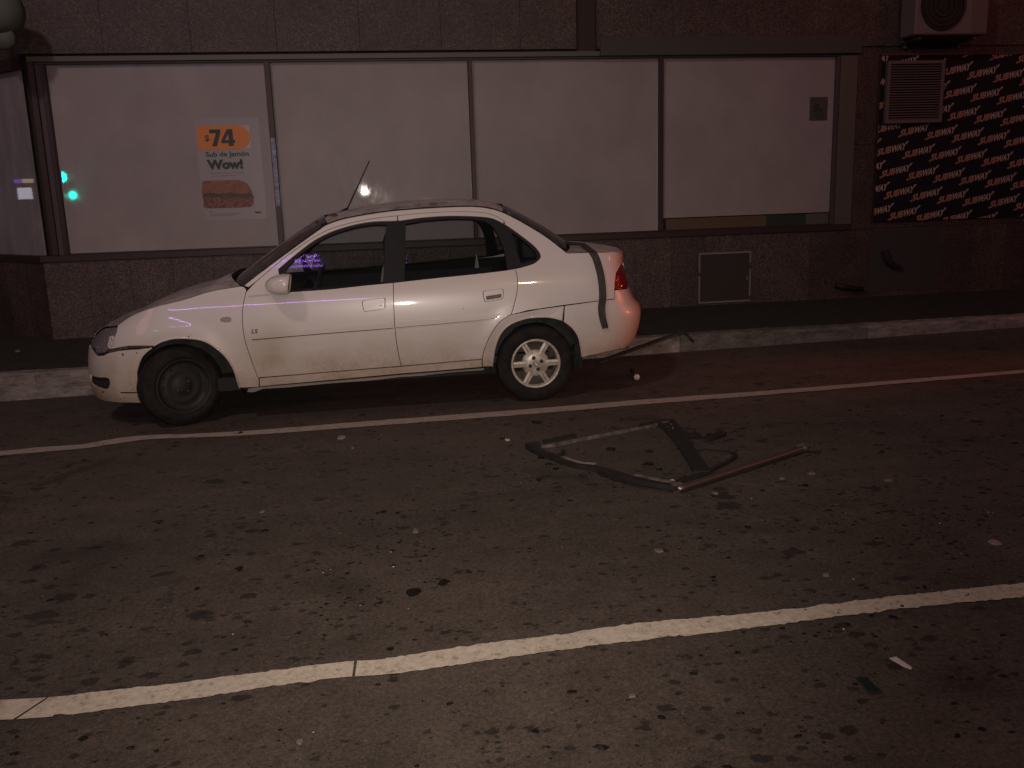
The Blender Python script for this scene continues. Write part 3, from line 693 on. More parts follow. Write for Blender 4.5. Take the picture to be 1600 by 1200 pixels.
def aircon():
    y0=WALL-.36;y1=WALL-.08
    def Y(px,py): return Vector(at_y(px,py,y0))
    x0=Y(1429,54)[0];x1=Y(1542,54)[0];z0=Y(1480,54)[2];z1=z0+.56
    r=thing('air_conditioner','pale air-conditioner outdoor unit with black fan grille hung above the lettered panel','air conditioner',((x0+x1)/2,y1,z0))
    wallbox(r,'housing',x0,x1,z0,z1,y0,y1,'ac',.012)
    # fan grille
    R=.255; cx=Y(1473,10)[0]; cz=Y(1473,48)[2]+R+.0
    L=r.location
    vs=[(cx-L.x,y0-.012-L.y,cz-L.z)]+[(cx+R*math.cos(a)-L.x,y0-.008-L.y,cz+R*math.sin(a)-L.z) for a in [2*math.pi*k/40 for k in range(40)]]
    mesh('fan_opening',vs,[(0,1+(k+1)%40,1+k) for k in range(40)],M['ac_dark'],r)
    for rr in(.07,.12,.17,.22,.255):
        sweep('grille_ring',[(cx+rr*math.cos(a)-L.x,y0-.022-L.y,cz+rr*math.sin(a)-L.z) for a in [2*math.pi*k/28 for k in range(29)]],rect(.004,.004),M['trim'],r,up=(0,1,0))
    wallbox(r,'side_panel',x1-.19,x1-.012,z0+.02,z1-.02,y0-.006,y0-.001,'louvre',.001)
    for bx in(x0+.1,x1-.1):
        o=sweep('bracket',[(bx-L.x,y0+.06-L.y,-.02),(bx-L.x,WALL-.03-L.y,-.02),(bx-L.x,WALL-.03-L.y,-.09)],rect(.03,.03),M['louvre'],r,up=(1,0,0),smooth=False)
    wallbox(r,'mounting_rail',x0+.05,x1-.05,z0-.035,z0-.004,WALL-.10,WALL-.021,'louvre')
aircon()
def hatch():
    x0,x1=W(1091,430)[0],W(1172,430)[0]; z1=W(1131,394)[2]; z0=max(W(1131,472)[2],.16)
    r=thing('access_hatch','dark square access hatch with a chipped pale frame, low in the granite wall','hatch',((x0+x1)/2,WALL,z0))
    y=WALL-.004
    wallbox(r,'door',x0+.018,x1-.018,z0+.018,z1-.018,y-.008,y,'hatch')
    for a in((x0,x1,z1-.016,z1),(x0,x1,z0,z0+.016),(x0,x0+.016,z0+.017,z0+.30),(x0,x0+.016,z0+.34,z1-.017),(x1-.016,x1,z0+.06,z0+.36),(x1-.016,x1,z0+.43,z1-.017)):
        wallbox(r,'frame_strip',a[0],a[1],a[2],a[3],y-.014,y,'hatch_frame')
    wallbox(r,'latch',x1-.05,x1-.04,z0+.24,z0+.28,y-.02,y-.009,'hatch_frame')
hatch()
p=[W(1383,392,.03),W(1385,400,.05),W(1389,408,.06),W(1396,414,.06),W(1407,417,.05)]
o=sweep('pipe_stub',cr([tuple(q) for q in p],5),circ(.032,10),M['shell'],scales=[1.45-.6*i/20 for i in range(21)],up=(0,-1,0)); tag(o,'short curved black pipe stub sticking out of the grey cement patch','pipe')
p=[W(1305,446,.02),W(1318,448,.05),W(1348,452,.05)]
o=sweep('pipe_stub',[tuple(q) for q in p],circ(.03,8),M['rubber'],up=(0,-1,0)); tag(o,'dark horizontal pipe end low on the wall right of the access hatch','pipe')
# rounded fixture at the top left corner
def fixture():
    y=WALL-.5
    c=Vector(at_y(0,18,y)); r=thing('round_fixture','rounded grey-green fixture hanging at the top left corner','lamp',tuple(c))
    o=lathe('housing',[(0,-.14),(.12,-.13),(.19,-.05),(.20,.05),(.12,.13),(0,.14)],M['blob'],r,24)
    lathe('collar',[(0,-.05),(.10,-.05),(.10,.05),(0,.05)],M['blob'],r,16,loc=(.0,.0,-.22))
    box('arm',(-.02,.1,.0),(.02,.9,.04),M['blob'],r)
fixture()

# =============== the car ===============
car=thing('parked_car','dirty white four-door saloon with dark front wheel parked against the kerb','car',(OX,OY,GR*OX),rot=(0,-math.atan(GR),TH))
def H(pts,**k): return [hit(*p) for p in pts]
def Spt(s,w,off=0):
    p=Vector(S(s,w))
    if off:
        e=.004; a=Vector(S(s+e,w))-Vector(S(s-e,w)); b=Vector(S(s,w+e))-Vector(S(s,w-e)); n=a.cross(b).normalized()
        if n.y>0 and s>-1.0 and s<3.6: n=-n
        elif s<=-1.0 and n.x>0: n=-n
        elif s>=3.6 and n.x<0: n=-n
        p=p+n*off
    return p
def mirror(o,parent=None):
    me=o.data.copy()
    for v in me.vertices: v.co.y=2*HW-v.co.y
    me.flip_normals(); c=o.copy(); c.data=me; COL.objects.link(c); c.parent=parent or o.parent
    c.location=(o.location.x,-o.location.y,o.location.z)
    if o.location.length>0:
        for v in me.vertices: v.co.y=v.co.y-2*HW
        c.location.y=2*HW-o.location.y
    if 'label' in c: del c['label']
    return c
def panel(name,P,m,off=0,gap=.0022,grid=.045,thick=.014,holes=(),parent=None,far=True,label=None,smooth=True,lip=.003):
    P=clean(P); P=shrink(P,gap); V,F=tri2d(P,holes,grid)
    if not F: raise RuntimeError('empty panel '+name)
    # find boundary edges
    cnt={}
    Ff=[]
    for f in F:
        a=sum(V[f[i-1]][0]*V[f[i]][1]-V[f[i]][0]*V[f[i-1]][1] for i in range(len(f)))
        Ff.append(f if a>0 else f[::-1])
    for f in Ff:
        for i in range(len(f)):
            cnt[(f[i-1],f[i])]=1
    be=[(a,b) for a,b in cnt if (b,a) not in cnt]
    vs=[Spt(s,w,off) for s,w in V]; fs=[tuple(f) for f in Ff]
    if thick:
        mp={};mq={}
        for a,b in be:
            for q in(a,b):
                if q not in mp:
                    mp[q]=len(vs); vs.append(vs[q].copy()); mq[q]=len(vs); vs.append(Spt(V[q][0],V[q][1],off-thick))
            fs.append((mp[b],mp[a],mq[a],mq[b]))
    o=mesh(name,vs,fs,M[m] if isinstance(m,str) else m,parent or car,smooth,label=label)
    # outward normals towards -y
    me=o.data
    if me.polygons[0].normal.y>0 : me.flip_normals()
    if far: mirror(o)
    return o
hitc={}
def C(pts,k=4): return cr(H(pts),k)
# ---- traced lines (pixels of the photograph, turned into points of the body surface) ----
DLO_T=[(435,420.7),(458.3,400.9),(486.7,378.9),(508,366.8),(529,358.3),(557.5,350.5),(586,346.3),(621.5,345),(656,340.3),(693.7,337.5),(731,337.5),(765,340.2),(782,346.8),(796.9,356),(815.6,369.4),(834.4,384.4),(842.5,394)]
DLO_R=[(842.5,394),(844.5,400),(842.5,405),(834,411.6),(821,416),(808,419.4)]
BELT=[(808,419.4),(787.5,422.8),(740,428.3),(693.7,433),(650,437.7),(615,441.6),(571.7,445.8),(515,451.9),(454,456.0),(441,457.5)]
MID=[(400,440),(420,423),(440,406.5),(460,391.5),(482,376),(512,359.3),(545,349),(580,342),(621.5,337),(656,333.6),(694,331.2),(731,331),(757,332.6),(775,338),(788,345.5)]
DITCH=[(381,446.3),(420,416),(460,386.5),(495.5,361),(513,350),(545,340.3),(601,331),(640,327.2),(680,324.6),(722,322.8),(750,323.6),(778,329),(806,342),(834,358),(853,370),(872,384.4),(885,395)]
HOODL=[(184,509),(213,490),(251,477),(288,468),(330,455),(376,447.3)]
GAP_F=[(384.9,454.8),(379.5,480),(379,507),(383.7,535),(393,563),(403.5,591)]
GAP_B=[(614.6,441.8),(615,470),(616,495),(617,511.5),(621,544.5),(627,572)]
GAP_R=[(805.3,420),(808.5,435),(808,455.6),(803.4,476),(798.8,491)]
GAP_R2=[(798.8,491),(780.8,503),(767,522.5),(757.4,544.5),(753.3,561)]
ARCH_F=[(374.7,606),(371.3,594.7),(366,578),(356,561),(341,545.8),(320.7,533),(298.7,528.5),(273.4,528.3),(256.6,532),(240,540.5)]
ARCH_F2=[(237,543.2),(222,557),(214.8,576),(213.5,588),(216.5,611),(221.5,629.3)]
ARCH_R=[(768.8,572.5),(770,562.5),(773.8,540),(782.5,520),(797.5,506),(820,497.5),(840,495),(860,495.5),(879,500)]
ARCH_R2=[(881,501),(895,512.5),(903.8,526),(908,545),(909.5,557.5)]
def sub(line,a,b): return [p for p in line if a<=p[0]<=b]
dT,dR,bl,mid,dit=C(DLO_T),C(DLO_R),C(BELT,3),C(MID),C(DITCH)
gF,gB,gR,gR2=C(GAP_F),C(GAP_B),C(GAP_R),C(GAP_R2)
aF,aF2,aR,aR2=C(ARCH_F),C(ARCH_F2),C(ARCH_R),C(ARCH_R2)
hood=C(HOODL)
sB=hit(621.5,341)[0]
DLO=dT+dR+bl
# front fender
HLR=H([(170.5,546),(175,536),(182,519),(185,510)])
fender_low=H([(404.7,604.8)])
fen=hood+H([(381,448),(385,452)])+gF+H([(404.7,591.5),(404.7,604.8)])+aF+H([(215,540.2),(200,540.8)])+HLR[:-1]
panel('front_fender',fen,'paint')
# front door, window frame included
mf=[p for p in mid if p[0]<=sB-.002]
mf.append((sB-.002,lerp_tab(sorted((p[0],p[1]) for p in mid),sB)))
tT=[p for p in dT if p[0]<=sB-.002]
top=(sB-.002,lerp_tab(sorted((p[0],p[1]) for p in dT),sB))
s1,w1=hit(614.6,441.8); wB=lerp_tab(sorted((p[0],p[1]) for p in bl),s1)
blf=[p for p in bl if p[0]<s1-.003]
door=H([(385.5,455.2),(393,447)])+mf+[top]+tT[::-1]+H([(436.5,430),(440,450)])+blf[::-1]+[(s1-.001,wB)]+gB+H([(405.4,590)])+gF[::-1]
panel('front_door',door,'paint')
blr=[p for p in bl if p[0]>s1+.003]
panel('rear_door',[(s1+.001,wB)]+blr[::-1]+gR[1:]+gR2[1:]+H([(690,566.5)])+gB[::-1],'paint')
mr=[p for p in mid if p[0]>sB]; tr_=[p for p in dT if sB<p[0]<mid[-1][0]-.01]
panel('door_frame',[(sB+.002,mf[-1][1])]+mr+tr_[::-1]+[(sB+.002,top[1])],'paint',gap=.001,off=-.001)
# body side : A-pillar, roof rail, C-pillar and rear quarter in one pressing
TL=H([(971.5,412),(967.5,418.7),(962.7,426.7),(960.5,442.7),(960.0,453),(960,467)])
QB=H([(960,467),(935,470),(880,477),(825,485),(798.8,491.8)])
dE=[p for p in dT if p[0]>mid[-1][0]+.0]
quarter=dit+H([(889,395.5),(930,394.3),(960,393.4)])+[(3.40,.998),(3.46,.997),(3.62,.995),(3.62,.905),(3.46,.91)]+TL+QB[1:]+gR[::-1]+dR[::-1]+dE[::-1]+mid[::-1]+H([(388,449)])
panel('quarter_panel',quarter,'paint',grid=.04)
panel('rear_fender',gR2[:-1]+H([(753.6,561.5),(753.8,573)])+aR+H([(881.5,477.7),(840,483.4),(800,491.3)]),'paint')
panel('sill_panel',H([(405.4,590.8),(516,581.5),(626.8,572.8),(753.0,561.5),(753.3,573.6),(626,584),(516,594),(405.4,603.8)]),'paint')
panel('rocker_flange',H([(388,608.5),(405,606.2),(516,597),(626,587),(756,576.5),(756,579),(700,583.5),(660,588),(626,590),(580,595.5),(516,600),(450,606.5),(410,609),(396,614.5),(386,614)]),'flange',off=-.012,gap=0,thick=.01)
# bumpers
rb=H([(882.3,477.7),(935,470.2),(961,467.4),(961,453.6)])+[(3.10,.753),(3.3,.745),(3.5,.74),(3.80,.74),(3.80,.27),(3.5,.275),(3.40,.285)]+H([(970,544.5),(935,552.5),(910.5,558)])+aR2[::-1][1:]
panel('rear_bumper',rb,'paint',label='rear bumper, reddish in the street light')
fbw=[(-1.17,.535),(-.90,.535),(-.80,.533)]
fog=[(-.95,.352),(-.80,.350),(-.59,.348),(-.445,.353),(-.44,.30),(-.50,.268),(-.65,.275),(-.80,.285),(-.95,.29)]
fb=H([(236,544),(215,546),(200,546.5),(185,548),(169,551.5),(162,555.3),(150,555.8)])+[(-.70,.52)]+fbw[::-1][0:]+[(-1.17,.165),(-1.0,.168),(-.85,.172)]+H([(155,623),(164,627),(189,629.2),(221.0,629.6)])+aF2[::-1][1:]
panel('front_bumper',fb,'paint',holes=[cr(fog,3,True)],grid=.04)
panel('fog_lamp_recess',shrink(cr(fog,3,True),-.01),'shell',off=-.03,thick=0,gap=0)
# torn dark seam between fender and bumper
sm=[(236,541.3),(215,542.2),(200,543.0),(190,545),(178,547.5),(169,549.5)]
seam=H(sm)
mesh_seam=sweep('torn_seam',[Spt(s,w,-.006+.004*random.random()) for s,w in cr(seam,4)],rect(.016,.010),M['rust'],car,up=(0,-1,0),scales=[.6+.9*random.random()*(i/20) for i in range(len(cr(seam,4)))])
for px,py,r_ in((192,554,.008),(214,551.5,.005),(294.5,526,.005),(297,523,.003),(724,482.5,.003)):
    s,w=hit(px,py); c=Spt(s,w,.0012)
    lathe('paint_chip',[(0,0),(r_,0)],M['rust'],car,7,loc=c)
# lower bumper crease, its shade drawn as a thin black strip
panel('bumper_crease_line',H([(220,612.5),(189,612.5),(160,611.5)])+[(-.80,.235),(-1.0,.232),(-1.0,.226),(-.8,.229)]+H([(160,613.2),(189,614.2),(220,614.2)]),'trim',off=.0008,gap=0,thick=0,grid=.1)
# lamps
hl=H([(164,512),(157,516),(150,523)])+[(-.80,.605),(-.98,.60),(-.98,.545),(-.80,.545)]+H([(148,546),(151,552.5),(162,551.5),(169.5,546)])+HLR[1:]
ho=panel('headlight',hl,'lens',off=-.004,gap=.003,grid=.03)
panel('reflector',H([(171,526),(178,524),(180,530),(176,541),(172,545),(168,541)]),'lens_clear',off=.0015,gap=0,grid=.02,thick=0,parent=ho,far=False)
panel('grille',[(-.985,.60),(-1.17,.60),(-1.17,.545),(-.985,.545)],'trim',off=-.01)
for wv in(.558,.572,.586): panel('grille_bar',[(-.985,wv+.003),(-1.17,wv+.003),(-1.17,wv-.003),(-.985,wv-.003)],'chrome',off=-.002,gap=0,thick=.008)
tl=H([(972,413.5),(968.6,419.2),(964,427),(961.6,442.7),(961,452.6)])+[(3.10,.757),(3.3,.75),(3.62,.745),(3.62,.90),(3.46,.905)]
panel('tail_light',tl,'red_lens',off=-.002,gap=.002,grid=.03)
panel('indicator',cr(H([(344,500.3),(347.5,495.9),(360.2,495.4),(360.4,502),(350,503)]),3,True),'indicator',off=.006,gap=0,thick=.008,grid=.02)
# tail panel and boot face
panel('boot_face',[(3.625,.985),(3.80,.985),(3.80,.75),(3.625,.75)],'paint')
# hood, from the nose centre back to the cowl
def skin(name,near,crown,m,nt=16,far_mirror=False,rear_bow=None,off=0,parent=None):
    vs=[];fs=[];n=len(near)
    for i,(u,v,w) in enumerate(near):
        for j in range(nt+1):
            t=j/nt; k=4*t*(1-t); k2=1-abs(2*t-1)**3.0
            bow=rear_bow(i/(n-1))*k if rear_bow else 0
            vs.append((u+bow,v+(2*HW-2*v)*t,w+crown(i/(n-1))*k2+off))
    for i in range(n-1):
        for j in range(nt): fs.append((i*(nt+1)+j,(i+1)*(nt+1)+j,(i+1)*(nt+1)+j+1,i*(nt+1)+j+1))
    o=mesh(name,vs,fs,M[m],parent or car,True); recalc(o)
    if sum(p.normal.z for p in o.data.polygons)<0: o.data.flip_normals()
    return o
ne=[S(s,w) for s,w in [(-1.169,.602),(-1.1,.604),(-1.0,.606),(-.9,.61)]]
ne+=[S(s,w+.004) for s,w in H([(146.5,528),(151,520.5),(157,515),(164,511)])]+[S(s,w) for s,w in hood]
ne=[(u,min(v+.0,HW-.001),w) for u,v,w in ne]
skin('hood',ne,lambda t:.012+.028*t,'paint_top',rear_bow=lambda t:-.16*max(0,t-.8)/.2)
# cowl, windscreen, roof, rear window, boot lid
A0=Vector(S(*hit(381,446.3)))
ws=[S(s,w) for s,w in dit if s<=hit(513,350)[0]]
skin('windscreen',ws,lambda t:.01+.045*t,'glass',rear_bow=lambda t:-.17*(1-t)-.06*t,off=-.004)
skin('cowl',[(A0.x-.13,A0.y+.07,A0.z-.035),(A0.x+.01,A0.y+.02,A0.z-.02)],lambda t:.012,'trim',rear_bow=lambda t:-.16)
sr=hit(785,332)[0]; sf=hit(513,350)[0]
rf=[S(s,w) for s,w in dit if sf-.001<=s<=sr+.001]
skin('roof',rf,lambda t:.035+.018*math.sin(math.pi*t),'paint_top',rear_bow=lambda t:-.06*(1-t)+.05*t)
rw=[S(s,w) for s,w in dit if s>=sr-.03]
skin('rear_window',rw,lambda t:.035*(1-t)+.02,'glass',rear_bow=lambda t:.05+.10*t,off=-.006)
bl_=[S(s,w) for s,w in H([(885,395.3),(905,395),(930,394.3),(950,393.8)])]+[S(3.42,.998),S(3.47,.997),S(3.6,.996),S(3.79,.99)]
bl_=[(u,min(v,HW-.001),w) for u,v,w in bl_]
skin('boot_lid',bl_,lambda t:.028*(1-.6*t),'paint_top',rear_bow=lambda t:.09*(1-t)**4)
# roof gutter strips
for side in(0,1):
    pts=[Spt(s,w,.0) for s,w in dit[3:-6]]
    pts=[Vector((p.x,(2*HW-p.y) if side else p.y,p.z+.004)) for p in pts]
    sweep('roof_gutter',pts,rect(.012,.006),M['trim'],car)
# grime and flaking along the roof edge and cowl
# dark side-window surround and glasses
def wpoly(pts): return cr(H(pts),3)
gf=H([(446,421)])+C([(462,403),(488,383.5),(509,371),(530,362.5),(558,354.5),(586,350.6),(603,351)],3)+H([(599.5,444.0)])+H([(515,450.5),(458,454.5),(452,447),(447,433)])
gr=H([(634,349.5)])+C([(660,345),(694,342),(728,341.5),(752,344),(768,352),(780,370),(789,395),(793,421.4)],3)+H([(740,427),(694,431.8),(632,438.6)])
gq=H([(799,362),(812,371),(826,382.5),(836.5,393),(839.5,400),(836.5,405.5),(827,409),(814,411),(807,390)])
sur=panel('window_surround',DLO,'trim',off=-.006,gap=.0005,thick=.03,holes=[gf,gr,gq],grid=.06)
panel('front_door_glass',gf,'glass',off=-.018,gap=-.003,thick=0,grid=.03)
panel('rear_door_glass',gr,'glass',off=-.018,gap=-.003,thick=0,grid=.03)
panel('quarter_glass',gq,'glass',off=-.014,gap=-.003,thick=0,grid=.1)
# belt moulding under the glass
# dark pressed shell behind the panels (seen only through the gaps) and wheel wells
def arch_pts(uc,zc,r,a0,a1,n=18): return [(uc+r*math.cos(a0+(a1-a0)*i/n),zc+r*math.sin(a0+(a1-a0)*i/n)) for i in range(n+1)]
shell=[(-1.17,.20)]+[(-.28,.20)]+[p for p in aF2[::-1] if p[1]>.21]+[p for p in aF[::-1] if p[1]>.21]+[(.50,.22),(2.06,.22)]+[p for p in aR if p[1]>.23]+[p for p in aR2 if p[1]>.30]+[(2.80,.30),(3.8,.30),(3.8,.97),(2.6,.985),(2.45,.93),(.50,.885),(.2,.84),(-.3,.75),(-.6,.65),(-.8,.59),(-1.17,.58)]
panel('inner_shell',shell,'shell',off=-.022,gap=0,thick=0,grid=.08)
def well(uc,arch,name):
    pts=arch; n=len(pts); vs=[];fs=[]
    for (s,w) in pts:
        p=Spt(s,w,-.012); vs+=[p,Vector((p.x,p.y+.05,p.z+.0)),Vector((uc+(p.x-uc)*.93,.36,p.z))]
    for i in range(n-1):
        for j in range(2): fs.append((3*i+j,3*i+3+j,3*i+4+j,3*i+1+j))
    k=len(vs); vs.append(Vector((uc,.37,.30)))
    for i in range(n-1): fs.append((3*i+2,3*i+5,k))
    o=recalc(mesh(name,vs,fs,M['liner'],car,True)); mirror(o)
well(0,[(aF[0][0],.15)]+aF+aF2+[(aF2[-1][0],.15)],'wheel_well'); well(2.443,[(aR[0][0],.2)]+aR+aR2+[(aR2[-1][0],.2)],'wheel_well')
# flared lip around each arch
for arc in(aF,aF2,aR,aR2):
    sw=sweep('arch_lip',[Spt(s,w,.001) for s,w in arc],rect(.010,.016),M['paint'],car,up=(0,-1,0)); mirror(sw)
# floor, underbody, cabin
box('underbody',(-.45,.16,.20),(2.72,2*HW-.16,.29),M['shell'],car)
box('cabin_floor',(.42,.08,.292),(2.55,2*HW-.08,.34),M['interior'],car)
box('rear_shelf',(2.38,.14,.80),(2.78,2*HW-.14,.90),M['interior'],car)
box('boot_floor',(2.75,.18,.31),(3.15,2*HW-.18,.36),M['interior'],car)
for y in(.10,2*HW-.14): box('door_trim',(.55,y,.35),(2.30,y+.04,.845),M['interior'],car)
def wedge(name,pr,y0,y1,m,bev=0,parent=None):
    n=len(pr); vs=[(a,y0,b) for a,b in pr]+[(a,y1,b) for a,b in pr]; fs=[tuple(range(n)),tuple(range(2*n-1,n-1,-1))]+[(i,n+i,n+(i+1)%n,(i+1)%n) for i in range(n)]
    o=recalc(mesh(name,vs,fs,M[m],parent or car))
    if bev: bevel(o,bev,2)
    return o
wedge('dashboard',[(.38,.55),(.40,.87),(.62,.885),(.80,.84),(.84,.70),(.72,.50)],.12,2*HW-.12,'interior',.01)
for y in(.20,.90):
    s_=wedge('front_seat',[(.86,.34),(.84,.50),(.90,.54),(1.26,.50),(1.44,1.0),(1.53,1.0),(1.42,.40)],y,y+.50,'seat',.03)
    wedge('headrest',[(1.45,1.03),(1.43,1.17),(1.49,1.20),(1.54,1.17),(1.53,1.03)],y+.12,y+.38,'seat',.02,s_)
wedge('rear_seat',[(1.92,.34),(1.9,.52),(1.96,.56),(2.24,.52),(2.44,.98),(2.54,.98),(2.46,.40)],.14,2*HW-.14,'seat',.03)
for y in(.30,1.02): wedge('headrest',[(2.42,.99),(2.41,1.12),(2.47,1.15),(2.53,1.12),(2.52,.99)],y,y+.28,'seat',.02)
sweep('steering_wheel',[(.93+.06*math.sin(a),.47+.18*math.cos(a),.83+.17*math.sin(a)) for a in [2*math.pi*i/24 for i in range(25)]],circ(.015,8),M['interior'],car,up=(1,0,.3))
mesh('seat_belt',[Spt(*hit(594,437),-.06),Spt(*hit(598,437),-.06),Spt(*hit(599.5,410),-.06),Spt(*hit(597,415),-.06)],[(0,1,2,3)],M['belt'],car)
mesh('seat_belt',[Spt(*hit(744,408),-.16),Spt(*hit(751,408),-.16),Spt(*hit(750,402),-.16),Spt(*hit(746.5,383),-.16)],[(0,1,2,3)],M['belt'],car)
# side moulding, handles, badge
def strip(pts_top,pts_bot,name,m,off,parent=None,**k):
    return panel(name,H(pts_top)+H(pts_bot[::-1]),m,off=off,gap=0,thick=off+.004,grid=.05,parent=parent,**k)
strip([(391,523),(395,521.6),(500,513.5),(597,505.6),(613.8,504)],[(393,530.3),(400,529.6),(500,521),(600,513.2),(614,512)],'side_moulding','paint',.009)
strip([(618.5,503.6),(700,497.3),(760,491.5),(783,489.5)],[(618.5,511.5),(700,504.5),(760,498.6),(777,496.4)],'side_moulding','paint',.009)
# thin dark line under the moulding
strip([(393,530.3),(500,521.2),(614,512)],[(393,531.6),(500,522.4),(614,513.2)],'moulding_seam','trim',.0015,far=False)
strip([(618.5,511.6),(700,504.8),(777,496.5)],[(618.5,512.3),(700,505.4),(777,497.2)],'moulding_seam','trim',.0015,far=False)
def handle(x0,y0,x1,y1,yy0,yy1,lock):
    """recessed flap handle: outer surround, dark slot, flap, key barrel"""
    # four corners: tl, tr, br, bl
    tl,tr,br,bl2=(x0,y0),(x1,y1),(x1-.5,yy1),(x0+3,yy0)
    q=H([tl,tr,br,bl2]); 
    def at(a,b):
        t=(q[0][0]*(1-a)+q[1][0]*a,q[0][1]*(1-a)+q[1][1]*a); d=(q[3][0]*(1-a)+q[2][0]*a,q[3][1]*(1-a)+q[2][1]*a)
        return (t[0]*(1-b)+d[0]*b,t[1]*(1-b)+d[1]*b)
    def rr(a0,b0,a1,b1,r=.15):
        pts=[]
        for cx,cy,s in((a1-r*.6,b0+r,-90),(a1-r*.6,b1-r,0),(a0+r*.6,b1-r,90),(a0+r*.6,b0+r,180)):
            for k in range(4):
                an=math.radians(s+k*30); pts.append(at(cx+r*.6*math.cos(an),cy+r*math.sin(an)))
        return pts
    o=panel('door_handle',rr(-.03,-.03,1.03,1.03,.2),'trim',off=.0006,gap=0,thick=0,grid=0,far=False)
    panel('surround',rr(0,0,1,1,.2),'paint',off=.005,gap=0,thick=.006,grid=.05,parent=o,far=False)
    panel('slot',rr(.10,.42,.92,.86,.12),'slot',off=.0085,gap=0,thick=0,grid=0,parent=o,far=False)
    panel('flap',rr(.08,.10,.94,.50,.08),'paint',off=.014,gap=0,thick=.010,grid=.05,parent=o,far=False)
    if lock:
        s,w=at(.82,.74); c=Spt(s,w,.006)
        lathe('key_barrel',[(0,-.004),(.009,-.004),(.011,0)],M['chrome'],o,14,loc=c)
handle(566,470,601.5,465.5,486.8,481.8,True)
handle(754.5,455,786,451,471.6,466.6,False)
hm=mirror(strip([(568,470),(600,467)],[(569,486),(600,482)],'door_handle','paint',.010,far=False)); 
# badge letters
def badge():
    c=bpy.data.curves.new('t','FONT'); c.body='LS'; c.offset=.01; c.extrude=.03; c.shear=.25
    o=bpy.data.objects.new('t',c); COL.objects.link(o); bpy.context.view_layer.update()
    me=bpy.data.meshes.new_from_object(o.evaluated_get(bpy.context.evaluated_depsgraph_get())); bpy.data.objects.remove(o)
    q=H([(392.3,514.6),(402.8,514.0),(392.6,520.9)]); X=[v.co.x for v in me.vertices];Y=[v.co.y for v in me.vertices]
    for v in me.vertices:
        a=(v.co.x-min(X))/(max(X)-min(X)); b=(v.co.y-min(Y))/(max(Y)-min(Y))
        v.co=Spt(q[0][0]*(1-a)+q[1][0]*a,q[2][1]*(1-b)+q[0][1]*b,.0015+.002*(v.co.z>0))
    me.materials.clear(); me.materials.append(M['trim']); o=bpy.data.objects.new('lettering',me); COL.objects.link(o); o.parent=car
badge()
# door mirror: a rounded housing on a triangular foot
def dmirror(far):
    s0,w0=hit(433,445); c=Spt(s0,w0,0)
    prof=[(0,0),(.3,.62),(.6,.88),(1,1),(1.3,.98),(1.38,.9)]
    vs=[];fs=[];n=20
    # axis runs along u (front to back); section is a rounded box in (v,w)
    U0=-.062; ln=.160
    for t,r in((0,.02),(.08,.42),(.22,.70),(.42,.88),(.65,.97),(.85,1.0),(.96,.96),(1.0,.90)):
        for k in range(n):
            a=2*math.pi*k/n; ca,sa=math.cos(a),math.sin(a)
            ca=math.copysign(abs(ca)**.75,ca); sa=math.copysign(abs(sa)**.75,sa)
            vs.append((c.x+U0+ln*t+.012*sa*t,-.085+(.095*ca)*r*(1 if 1 else 0),c.z+.012+.070*sa*r))
    m=8
    for i in range(m-1):
        for k in range(n): fs.append((i*n+k,i*n+(k+1)%n,(i+1)*n+(k+1)%n,(i+1)*n+k))
    fs.append(tuple(range(n))); 
    o=recalc(mesh('door_mirror',vs,fs,M['paint'],car,True)); 
    vs2=[vs[(m-1)*n+k] for k in range(n)]; g=mesh('mirror_glass',[(x-.006,y,z) for x,y,z in vs2],[tuple(range(n))],M['chrome'],o)
    ft=H([(388,463.2),(398,452.5),(409,441.5),(419,433.5),(432,427),(436,440),(440,457.5),(415,460.5)])
    foot=panel('mirror_foot',ft,'paint',off=.012,gap=0,thick=.014,grid=.04,far=False,parent=o)
    # neck between foot and housing
    p=Spt(*hit(428,447),.0); nk=sweep('mirror_neck',[(p.x+.01,p.y,p.z),(p.x+.012,-.02,p.z),(p.x+.012,-.07,p.z-.003)],circ(.05,10,.032),M['paint'],o)
    mo=mirror(o); 
    for x_ in(g,foot,nk): mirror(x_,mo)
dmirror(0)
# wipers, antenna
q=Vector(S(*hit(376,446)))
sweep('wiper',[(q.x-.02,.25,q.z-.01),(q.x-.14,.45,q.z+.02),(q.x-.10,.8,q.z+.035)],rect(.012,.012),M['trim'],car,smooth=False)
sweep('wiper',[(q.x-.16,.8,q.z),(q.x-.17,1.1,q.z+.025),(q.x-.05,1.4,q.z+.03)],rect(.012,.012),M['trim'],car,smooth=False)
def onplane_v(px,py,v):   # point of the pixel's ray at depth v inside the car
    d=ray(px,py); t=3.
    for _ in range(3):
        pass
    # solve (P-O).nv = v, nv=(-CUY,CUX)
    t=(v+(-(0-OX)*(-CUY)-(0-OY)*CUX))/(d[0]*(-CUY)+d[1]*CUX)
    X,Yy,Z=d[0]*t,d[1]*t,CH+d[2]*t
    return Vector(((X-OX)*CUX+(Yy-OY)*CUY,v,Z-GR*X))
ab=onplane_v(543,333,.80); at_=onplane_v(582,251,.80)
dirn=(at_-ab)
base_=sweep('antenna',[ab+Vector((-.05,0,-.012)),ab+Vector((-.02,0,.004)),ab+dirn*.10],circ(.016,8),M['trim'],car,up=(0,1,0),scales=[1.5,1.2,.45])
sweep('antenna_rod',[ab+dirn*.06,ab+dirn*.97,ab+dirn],circ(.0036,6),M['trim'],base_,up=(0,1,0),scales=[1.3,.9,1.1])
